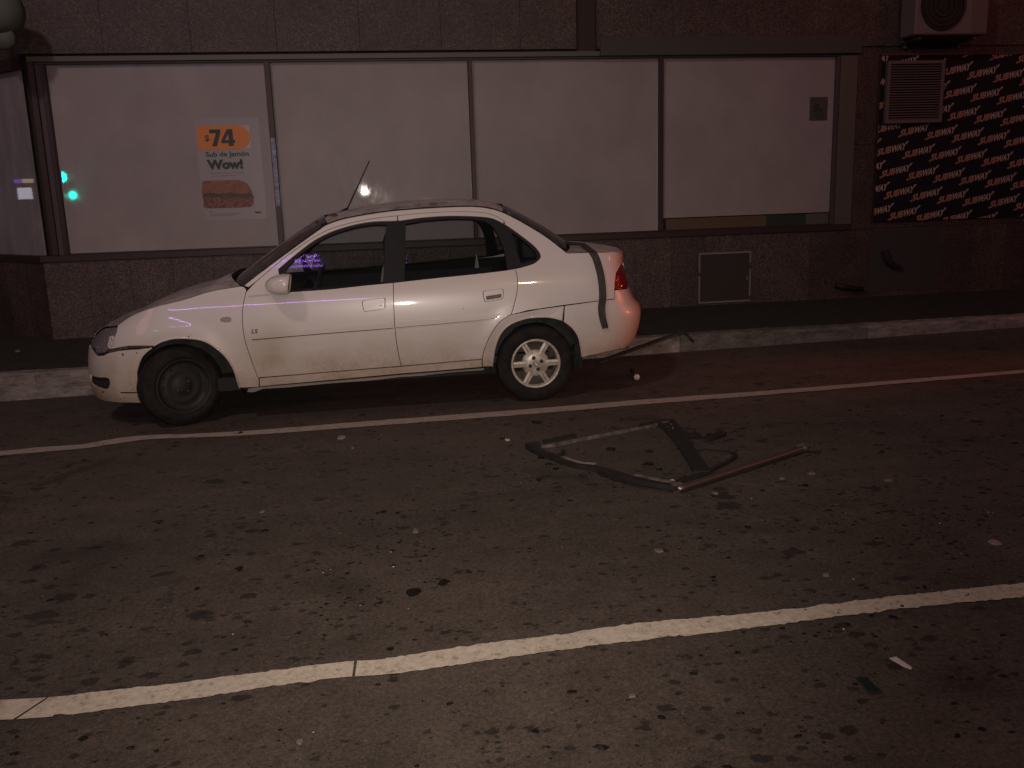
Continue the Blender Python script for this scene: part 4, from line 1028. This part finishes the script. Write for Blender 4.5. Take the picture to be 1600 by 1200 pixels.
# flaking paint along the roof edge
for (a,b,yy) in((521,531,336),(608,628,325.5),(643,668,321.5),(690,714,318.3),(498,512,347)):
    for k in range(4):
        px=a+(b-a)*random.random(); p=onplane_v(px,yy+random.uniform(0,1.0),.35+.3*random.random())
        lathe('paint_flake',[(0,.004),(.012+.01*random.random(),0)],M['rust'],car,6,loc=p)
# wheels
def tyre_prof(R,rr,w):
    return [(rr,.012),(rr+.012,.0),(rr+.05,-.004+.0),(R-.04,.0),(R-.014,.012),(R-.003,.028),(R,.05),(R,w/2),(R,w-.05),(R-.003,w-.028),(R-.014,w-.012),(R-.04,w),(rr+.01,w),(rr,w-.012)]
def wheel(u,v,label,dark,steer=0,w0=0,far=False):
    R=.276; K=.955 if dark else .9
    e=bpy.data.objects.new('wheel',None); COL.objects.link(e); e.parent=car; e.location=(u,v,R-.004+w0); e['label']=label
    e.rotation_euler=(0,0,steer+(math.pi if far else 0))
    d=-.09
    t=lathe('tyre',[(r,y+d) for r,y in tyre_prof(R,.192*K,.18)],M['tyre'],e,56)
    o0=set(bpy.data.objects)
    # tread grooves as rings slightly deeper in colour
    for gy in(-.05,0,.05): lathe('tread_groove',[(R+.0006,gy-.004),(R+.0006,gy+.004)],M['shell'],e,40)
    lathe('rim_barrel',[(.193,-.078),(.186,-.074),(.180,-.04),(.170,.05),(.03,.06),(.0,.06)],M['steel'] if dark else M['barrel'],e,40)
    if dark:
        lathe('rim',[(.196,-.082),(.190,-.086),(.182,-.078),(.176,-.05),(.150,-.035),(.128,-.046),(.10,-.050),(.075,-.040),(.055,-.052),(.04,-.058),(.0,-.058)],M['steel'],e,48)
        for k in range(12):
            a=2*math.pi*k/12; lathe('vent_hole',[(0,0),(.011,0),(.0125,.004)],M['shell'],e,10,loc=(.137*math.cos(a),-.0445,.137*math.sin(a)))
        for k in range(4):
            a=2*math.pi*k/4+.6; lathe('wheel_nut',[(0,-.012),(.009,-.010),(.010,.002)],M['nut'],e,6,loc=(.05*math.cos(a),-.052,.05*math.sin(a)))
    else:
        lathe('rim',[(.196,-.082),(.192,-.090),(.184,-.091),(.177,-.084),(.172,-.066),(.170,-.050)],M['rim'],e,48)
        lathe('hub_dish',[(.108,-.052),(.103,-.066),(.095,-.072),(.06,-.080),(.030,-.083),(.0,-.083)],M['rim'],e,36)
        for k in range(6):
            a=math.pi/3*k+.0
            for sd in(-1,1):
                ct=Vector((math.cos(a),0,math.sin(a))); cs=Vector((-math.sin(a),0,math.cos(a)))
                def q_(r,s,y): p=ct*r+cs*s; return (p.x,y,p.z)
                g=.0025; h0,h1=.0245,.0225
                pts=[q_(.085,sd*g,-.060),q_(.180,sd*g,-.058),q_(.180,sd*h1,-.058),q_(.085,sd*h0,-.060),q_(.080,sd*g,-.083),q_(.178,sd*g,-.082),q_(.178,sd*(h1-.002),-.080),q_(.08,sd*(h0-.002),-.081)]
                o=recalc(hexa('spoke',pts,M['rim'],e))
            p=[q_(.095,.0,-.0595),]
        for k in range(4):
            a=math.pi/2*k+.35; lathe('nut_hole',[(0,-.0),(.0165,.0)],M['nut'],e,16,loc=(.047*math.cos(a),-.0826,.047*math.sin(a)))
            lathe('wheel_nut',[(0,-.004),(.007,-.003),(.009,.0)],M['shell'],e,6,loc=(.047*math.cos(a),-.0835,.047*math.sin(a)))
        lathe('centre_cap',[(.0225,-.083),(.0215,-.089),(.017,-.090),(.0165,-.087),(0,-.087)],M['rim'],e,24); lathe('cap_ring',[(.0265,-.0828),(.0228,-.0836)],M['nut'],e,24)
        sweep('cap_mark',[(-.009,-.0885,-.002),(-.003,-.0885,-.002),(-.002,-.0885,.003),(.009,-.0885,.003)],rect(.004,.002),M['chrome'],e,up=(0,1,0))
    for o in set(bpy.data.objects)-o0:
        if o.name.startswith('tread'): continue
        o.scale=(K,1,K); o.location.x*=K; o.location.z*=K
    return e
wheel(0,.125,'front wheel on a plain dark steel rim, turned slightly outwards',True,steer=STEER)
wheel(2.443,.118,'rear wheel with a six-spoke silver cover',False)
wheel(0,2*HW-.12,'far front wheel',True,w0=-.042,far=True,steer=STEER)
wheel(2.443,2*HW-.118,'far rear wheel',False,w0=-.042,far=True)

# =============== rubber seal hanging off the boot ===============
def car_w(p): return Vector(car2w(*p))
def band(name,pts,wid,thk,m,side,**k):
    """flat band through world points, width vector given per point"""
    vs=[];fs=[]
    for i,p in enumerate(pts):
        t=(pts[min(i+1,len(pts)-1)]-pts[max(i-1,0)]).normalized(); a=Vector(side(i)); a=(a-t*a.dot(t)).normalized(); n=a.cross(t).normalized()
        w=wid(i) if callable(wid) else wid
        vs+=[p-a*w/2-n*thk/2,p+a*w/2-n*thk/2,p+a*w/2+n*thk/2,p+n*thk*1.3,p-a*w/2+n*thk/2]
    for i in range(len(pts)-1):
        for j in range(5): fs.append((i*5+j,i*5+(j+1)%5,(i+1)*5+(j+1)%5,(i+1)*5+j))
    fs+=[(0,1,2,3,4),tuple(len(pts)*5-1-j for j in range(5))]
    return recalc(mesh(name,vs,fs,m,smooth=False,**k))
tp=[onplane_v(px,py,v) for px,py,v in((872,377,.55),(890.7,379.5,.42),(904,380.5,.32),(914,383,.23))]
for p in tp: p.z=max(p.z,1.018)
sd=[Spt(*hit(*q),o_) for q,o_ in(((926,396.5),.012),((930,404),.014),((934.5,418),.012),((938,432),.011),((940.2,450),.012),((940.3,466),.016),((938.6,481),.020),((940.5,497),.018),((945,512),.012))]
bp=cr([tuple(p) for p in tp]+[tuple(sd[0]+Vector((-.012,.05,.018)))]+[tuple(p) for p in sd],4)
bw=[car_w(p) for p in bp]; nb=len(bw)
o=band('rubber_seal',bw,lambda i:.034+.016*min(1,i/(nb*.4))+(.012 if i<12 else 0)-.008*max(0,(i-nb*.85)/(nb*.15)),.012,M['seal'],lambda i:(CUX,CUY,0) if i>14 else (1,-.3,0))
tag(o,'long strip of dusty black rubber seal hanging over the rear quarter of the white car','rubber strip')
o=band('thin_lining',[p+Vector((.026*(i/nb),-.004,-.002)) for i,p in enumerate(bw[int(nb*.55):])],.014,.004,M['rubber'],lambda i:(CUX,CUY,0))
o.parent=None; bpy.data.objects['rubber_seal']; o.parent=bpy.data.objects['rubber_seal']
# loose bits of seal and a crumpled dark cloth at the foot of the rear window
# =============== on the road ===============
def R(px,py,h=0): return Vector(on_road(px,py,h))
def roadh(x,y): return rz(x,y)
def Rg(px,py,h=0):   # true hit with the dished gutter
    d=ray(px,py); t=(CH-h)/(GR*d[0]-d[2])
    for _ in range(20):
        x,y=d[0]*t,d[1]*t; z=rz(x,y)+h; t=(z-CH)/d[2]
    return Vector((d[0]*t,d[1]*t,rz(d[0]*t,d[1]*t)+h))
# bent window frame
fr=R(1040,715); frame=thing('window_frame','bent and broken black and metal vehicle window frame lying on the road','window frame',tuple(fr))
def fbar(name,px,wd,th,m,h=.0,**k):
    pts=[R(a,b,.0)+Vector((0,0,h+th/2)) for a,b in (cr(px,4) if len(px)>2 else px)]
    pts=[p-fr for p in pts]
    return sweep(name,pts,rect(wd,th) if not isinstance(wd,list) else wd,m,frame,smooth=isinstance(wd,list),**k)
fbar('lower_rail',[(829,703),(842,710),(862,717),(880,724),(903,731),(930,736),(955,743),(985,752),(1020,760),(1057,766)],.040,.026,M['rubber'],label='dark rubber-clad rail with bare metal patches')
for pts in([(879,720.5),(892,725.5),(908,730),(931,732)],[(992,749),(1015,754),(1035,758),(1055,761)]):
    fbar('bare_metal',pts,.026,.006,M['alu'],.0215)
fbar('lower_flange',[(935,741),(965,752),(1005,763),(1050,770)],.02,.010,M['rubber'],.0)
fbar('upper_rail',[(834,701.5),(868,697),(905,689.5),(950,680.5),(1000,671),(1042,661.5)],.014,.016,M['alu'])
fbar('upper_lining',[(850,692.5),(868,689),(899,682.5)],.03,.02,M['rubber'])
fbar('upper_lining',[(1000,668.5),(1022,664),(1045,660.5),(1053,664),(1056,672)],.022,.024,M['rubber'])
fbar('hinge_block',[(824,703.5),(842,700)],.05,.035,M['rubber'])
fbar('cross_band',[(1046,667),(1054,680),(1064,692),(1076,710),(1087,727),(1097,743)],.085,.016,M['rubber'],.010,label='wide black rubber cross band')
fbar('cross_edge',[(1048,668),(1058,690),(1066,703),(1070,709)],.010,.026,M['alu'])
fbar('long_rail',[(1058,766),(1110,749.5),(1160,733),(1210,717),(1259,700.5)],[(-.022,-.011),(.022,-.011),(.021,.002),(.012,.009),(0,.012),(-.012,.009),(-.021,.002)],.022,M['alu_brown'],label='straight bronze metal rail catching the light')
fbar('rail_edge',[(1064,771),(1114,755),(1164,738.5),(1214,722),(1263,706)],.008,.010,M['rubber'])
fbar('rail_end',[(1252,702.5),(1262,699.5)],.06,.022,M['alu'],.0)
fbar('corner_cap',[(1052,767),(1064,763)],.03,.006,M['alu'],.024)
fbar('inner_rail',[(1062,757),(1085,750),(1110,742.5)],.05,.02,M['rubber'])
def strip_on_road(name,px,w,th,m,label,cat,**k):
    pts=cr([tuple(Rg(a,b,th/2)) for a,b in px],4)
    o=sweep(name,pts,rect(w,th),m,smooth=False); return tag(o,label,cat,**k)
strip_on_road('rubber_strip',[(1060,674.5),(1068,679),(1078,681.5),(1090,679)],.05,.025,M['rubber'],'short crumpled rubber strip just behind the top corner of the broken frame','rubber strip')
strip_on_road('rubber_strip',[(1066,682),(1080,687),(1098,687.5),(1115,683),(1130,678)],.05,.022,M['rubber'],'curved black rubber strip pointing right, beyond the wide cross band','rubber strip')
strip_on_road('rubber_hose',[(1075,707),(1100,704.5),(1125,706),(1146,709),(1148,714),(1135,723),(1118,731),(1103,740)],.022,.014,M['rubber'],'thin black rubber cord bent in a loop right of the cross band','rubber cord')
strip_on_road('rubber_strip',[(868,712),(878,709.5),(880,704)],.022,.012,M['rubber'],'tiny rubber offcut inside the left corner of the broken frame','rubber strip')
def chip(name,px,py,w,l,m,label,cat,th=.006,rot=0,seed=None,n=7,group=None,pts=None,jag=.35):
    c=Rg(px,py,.0005); rnd=random.Random(seed if seed is not None else px*7+py)
    if pts is None:
        pts=[]
        for k in range(n):
            a=2*math.pi*k/n+rnd.uniform(-.2,.2); r=1-jag*rnd.random(); pts.append((w/2*r*math.cos(a),l/2*r*math.sin(a)))
    ca,sa=math.cos(rot),math.sin(rot); pts=[(x*ca-y*sa,x*sa+y*ca) for x,y in pts]; n=len(pts)
    vs=[(x,y,GR*x) for x,y in pts]+[(x*.86,y*.86,GR*x+th*(.6+.5*rnd.random())) for x,y in pts]
    fs=[tuple(range(n))[::-1],tuple(range(n,2*n))]+[(i,(i+1)%n,n+(i+1)%n,n+i) for i in range(n)]
    o=mesh(name,vs,fs,m); o.location=c; return tag(o,label,cat,group)
pxm=lambda px,py: (lambda d:d/CF)(sum((R(px,py)-Vector((0,0,CH)))[i]*AF[i] for i in range(3)))
def chp(name,px,py,wpx,hpx,m,label,cat,**k):
    s=pxm(px,py); e=abs((R(px,py-4)-R(px,py+4)).y)/8
    return chip(name,px,py,wpx*s,hpx*e,m,label,cat,**k)
leafs=[(645,926,34,17,'largest dark wet leaf clump, above the near line left of centre'),(694,909,26,15,'ragged dark leaf scrap just right of the largest leaf clump'),
 (374,889,16,10,'dark triangular scrap on the left part of the road'),(1168,824,13,7,'small black scrap on the road below the long rail'),
 (1030,955,10,8,'small dark scrap just above the near line at the centre'),(1004,988,17,9,'dark star-shaped scrap lying on the near line'),(842,1012,12,10,'small dark scrap on the near line left of the star-shaped one'),
 (1116,908,10,5,'small dark scrap between the two lines, right of centre'),(895,1082,20,9,'oval dark scrap below the near line at the centre'),(837,1143,16,10,'dark round scrap near the bottom edge, centre'),
 (1410,948,12,6,'black scrap on the right part of the near line'),(1510,930,16,7,'flat black scrap on the near line nearest the right edge'),(1395,965,18,9,'rounded dark scrap under the near line on the right'),
 (1152,1020,14,8,'dark scrap below the near line, right of centre'),(1496,1150,16,8,'dark scrap near the bottom right corner'),(956,702,20,8,'dark scrap inside the broken frame, left side'),
 (1015,706,14,5,'narrow dark scrap inside the broken frame near the cross band'),(1256,759,20,6,'dark flat scrap on the road under the right end of the long rail'),
 (600,800,14,5,'small dark scrap on the road between line and near line, left of centre'),(415,829,16,5,'thin dark scrap left of centre in the middle of the road'),
 (308,920,14,5,'thin dark scrap on the left, below the triangular scrap'),(244,1174,10,6,'tiny round dark scrap close to the bottom left'),(1325,975,10,5,'dark crumb just below the near line'),
 (1445,918,8,8,'dark crumb above the near line on the right'),(375,677,15,5,'black scrap on the thin parking line near the front wheel'),(160,637+58,10,4,'dark scrap on the thin parking line at the far left')]
for px,py,a,b,l in leafs: chp('leaf_scrap',px,py,a,b,M['leaf'],l,'scrap',group='dark scraps on the road',n=9,jag=.5,th=.004)
pale=[(533,684,16,7,'pinkstone','pale pink chip on the road below the parking line'),(793,687.5,10,3.5,'papers','tiny bright white scrap left of the broken frame'),(650,830,12,7,'stone','pale grey pebble in the middle of the road'),
 (1030,861,18,8,'stone','pale flat stone chip right of centre'),(1291,899,13,7,'stone','pale stone just above the near line on the right'),(1388,751,18,6,'stone','pale chip on the road right of the long rail'),
 (410,800,9,4,'stone','small pale chip left of centre'),(988,1088,16,7,'stone','faint pale stone chip below the near line'),(551,700,7,3,'stone','little pale crumb close to the pink chip'),
 (1222,748,12,4,'stone','pale crumb under the right part of the long rail'),(1116,771,14,5,'stone','pale crumb below the corner of the broken frame'),(1050,752,12,5,'papers','white crumb inside the bottom corner of the broken frame'),
 (1268,740,14,5,'stone','pale streak of grit beside the end of the long rail'),(1553,848,26,12,'pinkstone','reddish pale worn chip near the right edge'),(468,1160,14,10,'stone','pale crumb near the bottom left of centre'),(24,516+7,0,0,None,'')]
for px,py,a,b,m,l in pale:
    if m: chp('stone_chip',px,py,a,b,M[m],l,'stone chip',group='pale chips on the road',n=7,th=.006)
s=pxm(1408,1036)
chip('paper_scrap',1408,1036,0,0,M['papers'],'torn white scrap of paper at the lower right','paper scrap',th=.002,pts=[(-10*s,.036),(3*s,.040),(9*s,-.030),(4*s,-.042),(-3*s,-.022)])
s=pxm(1355,1069)
chip('glass_shard',1355,1069,0,0,M['gshard'],'dark green rectangular glass shard at the lower right','glass shard',th=.004,pts=[(-12*s,-.042),(10*s,-.052),(10*s,.040),(-9*s,.045)])
chp('glass_shard',1042,741,26,9,M['gshard'],'dark triangular glass shard inside the broken frame by its bottom corner','glass shard',n=3,jag=.1,th=.004)
# light-coloured piece on the sidewalk at the far left
p=at_y(23,523,9.0); o=mesh('stone_chip',[(p[0]+a,9.0+b,ZKERB+.012+c) for a,b,c in((-.02,0,0),(.02,0,0),(.025,.03,0),(-.02,.03,0),(-.012,.005,.02),(.014,.005,.02),(.014,.02,.02),(-.012,.02,.02))],BOXF,M['stone']); tag(o,'pale crumb on the dark sidewalk at the far left','stone chip')
fbar('torn_lining',[(1040,672),(1050,683),(1056,690),(1070,692)],.03,.02,M['rubber'])
fbar('torn_lining',[(1030,667),(1044,673),(1052,672),(1066,676),(1086,678)],.025,.03,M['rubber'])
fbar('torn_lining',[(1056,690),(1066,697),(1082,695)],.02,.02,M['rubber'])
for px,py,a,b,l in((846,716,16,6,'dark fragment under the left corner of the broken frame'),(858,726,22,6,'dark fragment lower left of the broken frame'),(868,733,14,5,'dark fragment furthest below the left corner of the broken frame'),(1012,726,26,6,'olive fragment in the middle of the broken frame'),(1030,734,14,5,'thin fragment beside the triangular glass shard'),(1110,680,14,5,'black fragment above the curved rubber strip'),(838,660,22,7,'dark fragment just below the parking line, centre')):
    chp('frame_fragment',px,py,a,b,M['leaf'],l,'fragment',n=8,jag=.5,th=.006)
# crumbs too small to count, denser round the frame
def litter(name,m,n,label,kinds,size,zone):
    vs=[];fs=[];rnd=random.Random(len(name)*13+n)
    for _ in range(n):
        px,py=zone(rnd)
        if py<610: continue
        c=Rg(px,py,.0006); s=rnd.uniform(*size)*(.4+rnd.random()**3*1.4); k=rnd.choice((4,5,6)); o=len(vs); a0=rnd.random()*6; st=rnd.uniform(.5,1)
        for j in range(k):
            a=a0+2*math.pi*j/k; r=s*(.6+.5*rnd.random()); vs.append((c.x+r*math.cos(a),c.y+r*st*math.sin(a),c.z))
        vs.append((c.x,c.y,c.z+s*.35))
        fs+=[(o+j,o+(j+1)%k,o+k) for j in range(k)]
    o=mesh(name,vs,fs,m); o['kind']='stuff'; return tag(o,label,'debris')
def z_all(r): return r.uniform(-100,1700),640+560*r.random()**1.3
def z_clus(r):
    c=r.choice(((600,860,120,50),(1340,800,130,40),(1050,720,140,50),(900,740,120,30),(560,930,110,40),(650,830,200,60),(1500,840,120,60),(1330,960,120,50)))
    return c[0]+r.gauss(0,c[2]*.5),c[1]+r.gauss(0,c[3]*.6)
litter('leaf_litter',M['leaf'],900,'fine dark crumbs and leaf bits scattered over the road',0,(.004,.014),z_all)
litter('crumb_litter',M['leaf'],900,'clusters of dark crumbs round the broken frame and mid road',0,(.004,.012),z_clus)
litter('grit',M['stone'],160,'pale grit scattered over the road',0,(.0015,.004),z_all)
litter('glass_crumbs',M['shine'],120,'glittering crumbs of broken glass on the road',0,(.0015,.004),lambda r:z_clus(r) if r.random()<.6 else z_all(r))
# bar from the road up to the kerb, behind the car, with a cable over its end
kp=Vector(at_y(1060,522,KERB+.03)); kp.z=max(kp.z,ZKERB+.02)
gp=Rg(934,566,.02); 
o=sweep('metal_bar',[gp,gp.lerp(kp,.5)+Vector((0,0,.0)),kp],rect(.075,.012),M['seal'],smooth=False); tag(o,'flat dark bar leaning from the road under the rear bumper onto the kerb','bar')
cp=[Vector(at_y(1056,521.5,KERB+.03)),Vector(at_y(1070,523,KERB+.005)),Vector(at_y(1080,530,KERB-.03)),Rg(1091,542,.01)]
cp[0].z=ZKERB+.035; cp[1].z=max(cp[1].z,ZKERB+.02)
o=sweep('cable',cr([tuple(p) for p in cp],5),circ(.011,7),M['rubber'],up=(0,1,0)); tag(o,'short black cable drooping over the kerb edge from the bar end','cable')
# small tube with a pale end
a=Rg(995,589,.022); b=Rg(988.5,579.5,.022)
t_=thing('tube','small dark tube with a pale round end on the road behind the rear bumper','tube',tuple(a))
lb=b-a; sweep('body',[(0,0,0),lb*.5,lb*1.0],circ(.019,14),M['seal'],t_)
sweep('end_cap',[-lb.normalized()*.010,lb.normalized()*.012],circ(.0225,16),M['papers'],t_)
# =============== behind the photographer: what lights and mirrors in the glass ===============
def mirrored(px,py,total):   # place seen in the shop glass at this pixel, total metres of depth away
    d=ray(px,py); k=total/d[1]; return Vector((d[0]*k,2*(WALL+.045)-total,CH+d[2]*k))
g1_=mirrored(97,277,30); g2_=mirrored(110,305,36)
tr1=thing('traffic_light','green traffic light on a pole across the street','traffic light',(g1_.x,g1_.y,rz(g1_.x,0)))
L=tr1.location
box('pole',(-.06,-.25,-.3),(.06,-.13,g1_.z-L.z-.2),M['trim'],tr1)
box('housing',(-.19,-.12,g1_.z-L.z-.22),(.19,.08,g1_.z-L.z+.85),M['trim'],tr1,.02)
GE=emit('green_lamp_lens',(.0,1,.72),GREENS)
lathe('green_lens',[(0,0),(.16,0)],GE,tr1,20,loc=(0,.095,g1_.z-L.z))
lathe('unlit_lens',[(0,0),(.12,0)],M['red_lens'],tr1,16,loc=(0,.09,g1_.z-L.z+.6)); lathe('unlit_lens',[(0,0),(.12,0)],M['nut'],tr1,16,loc=(0,.09,g1_.z-L.z+.3))
tr2=thing('traffic_light','smaller green pedestrian signal farther across the street','traffic light',(g2_.x,g2_.y,rz(g2_.x,0)))
L=tr2.location
box('pole',(-.05,-.25,-.3),(.05,-.15,g2_.z-L.z-.1),M['trim'],tr2); box('housing',(-.3,-.14,g2_.z-L.z-.2),(.3,.04,g2_.z-L.z+.2),M['trim'],tr2)
lathe('green_lens',[(0,0),(.13,0)],GE,tr2,14,loc=(.1,.06,g2_.z-L.z)); lathe('green_lens',[(0,0),(.07,0)],GE,tr2,14,loc=(-.22,.06,g2_.z-L.z))
# purple neon tubes on the building across the street
neon=thing('neon_sign','purple neon tubes on the building across the street','neon sign',tuple(NEONP))
for k in range(3):
    sweep('neon_tube',[(x,0,k*.34+.22*(x+.6)**2) for x in [-1.0+.16*i for i in range(13)]],circ(.13-.03*k,8),emit('purple_tube',(.36,.13,1),.6),neon,up=(0,1,0))
sweep('awning_tube',[(-3.5+NEON2[0],NEON2[1],NEON2[2]),(3.5+NEON2[0],NEON2[1],NEON2[2]+.0)],circ(.16,8),emit('violet_tube',(.50,.22,1),.6),neon,up=(0,1,0))
d=Vector(ray(38,300)); Cp=Vector((0,0,CH)); n3=Vector((Nn.x,Nn.y,0)); q0=A+Vector((0,WALL,0))+Nn*(-.04); t=((q0-Cp).dot(n3))/d.dot(n3); hp=Cp+d*t; d2=(d-n3*2*d.dot(n3)).normalized(); lp=hp+d2*12; lp.z-=.25; ls=thing('reflected_panels','unseen lit white panels added for their reflection in the corner pane','sign',tuple(lp))
box('panel',(-.05,-.14,.10),(.05,.12,.34),emit('lit_white',(.9,.85,1),2.5),ls); box('panel',(-.05,-.2,.44),(.05,.0,.52),emit('lit_cream',(1,.8,.5),1.5),ls); box('panel',(-.05,.0,.44),(.05,.16,.52),emit('lit_violet',(.3,.15,1),1.5),ls); box('post',(-.08,-.03,-2.2),(-.052,.03,0),M['trim'],ls)  # unseen glowing panels, added only to mirror in the turned corner pane
opp=thing('opposite_building','dark building front across the street','building',(0,-24,0))
box('wall',(-30,-4,-.3),(30,-.3,16.2),M['dark_wall'],opp); box('parapet',(-30,-4.2,16.21),(30,-.2,16.6),M['dark_wall'],opp)
for k in range(10): box('window',(-24+5*k,-.29,2.2),(-22+5*k,-.27,3.8),M['signblack'],opp)
print('objects',len(bpy.data.objects))
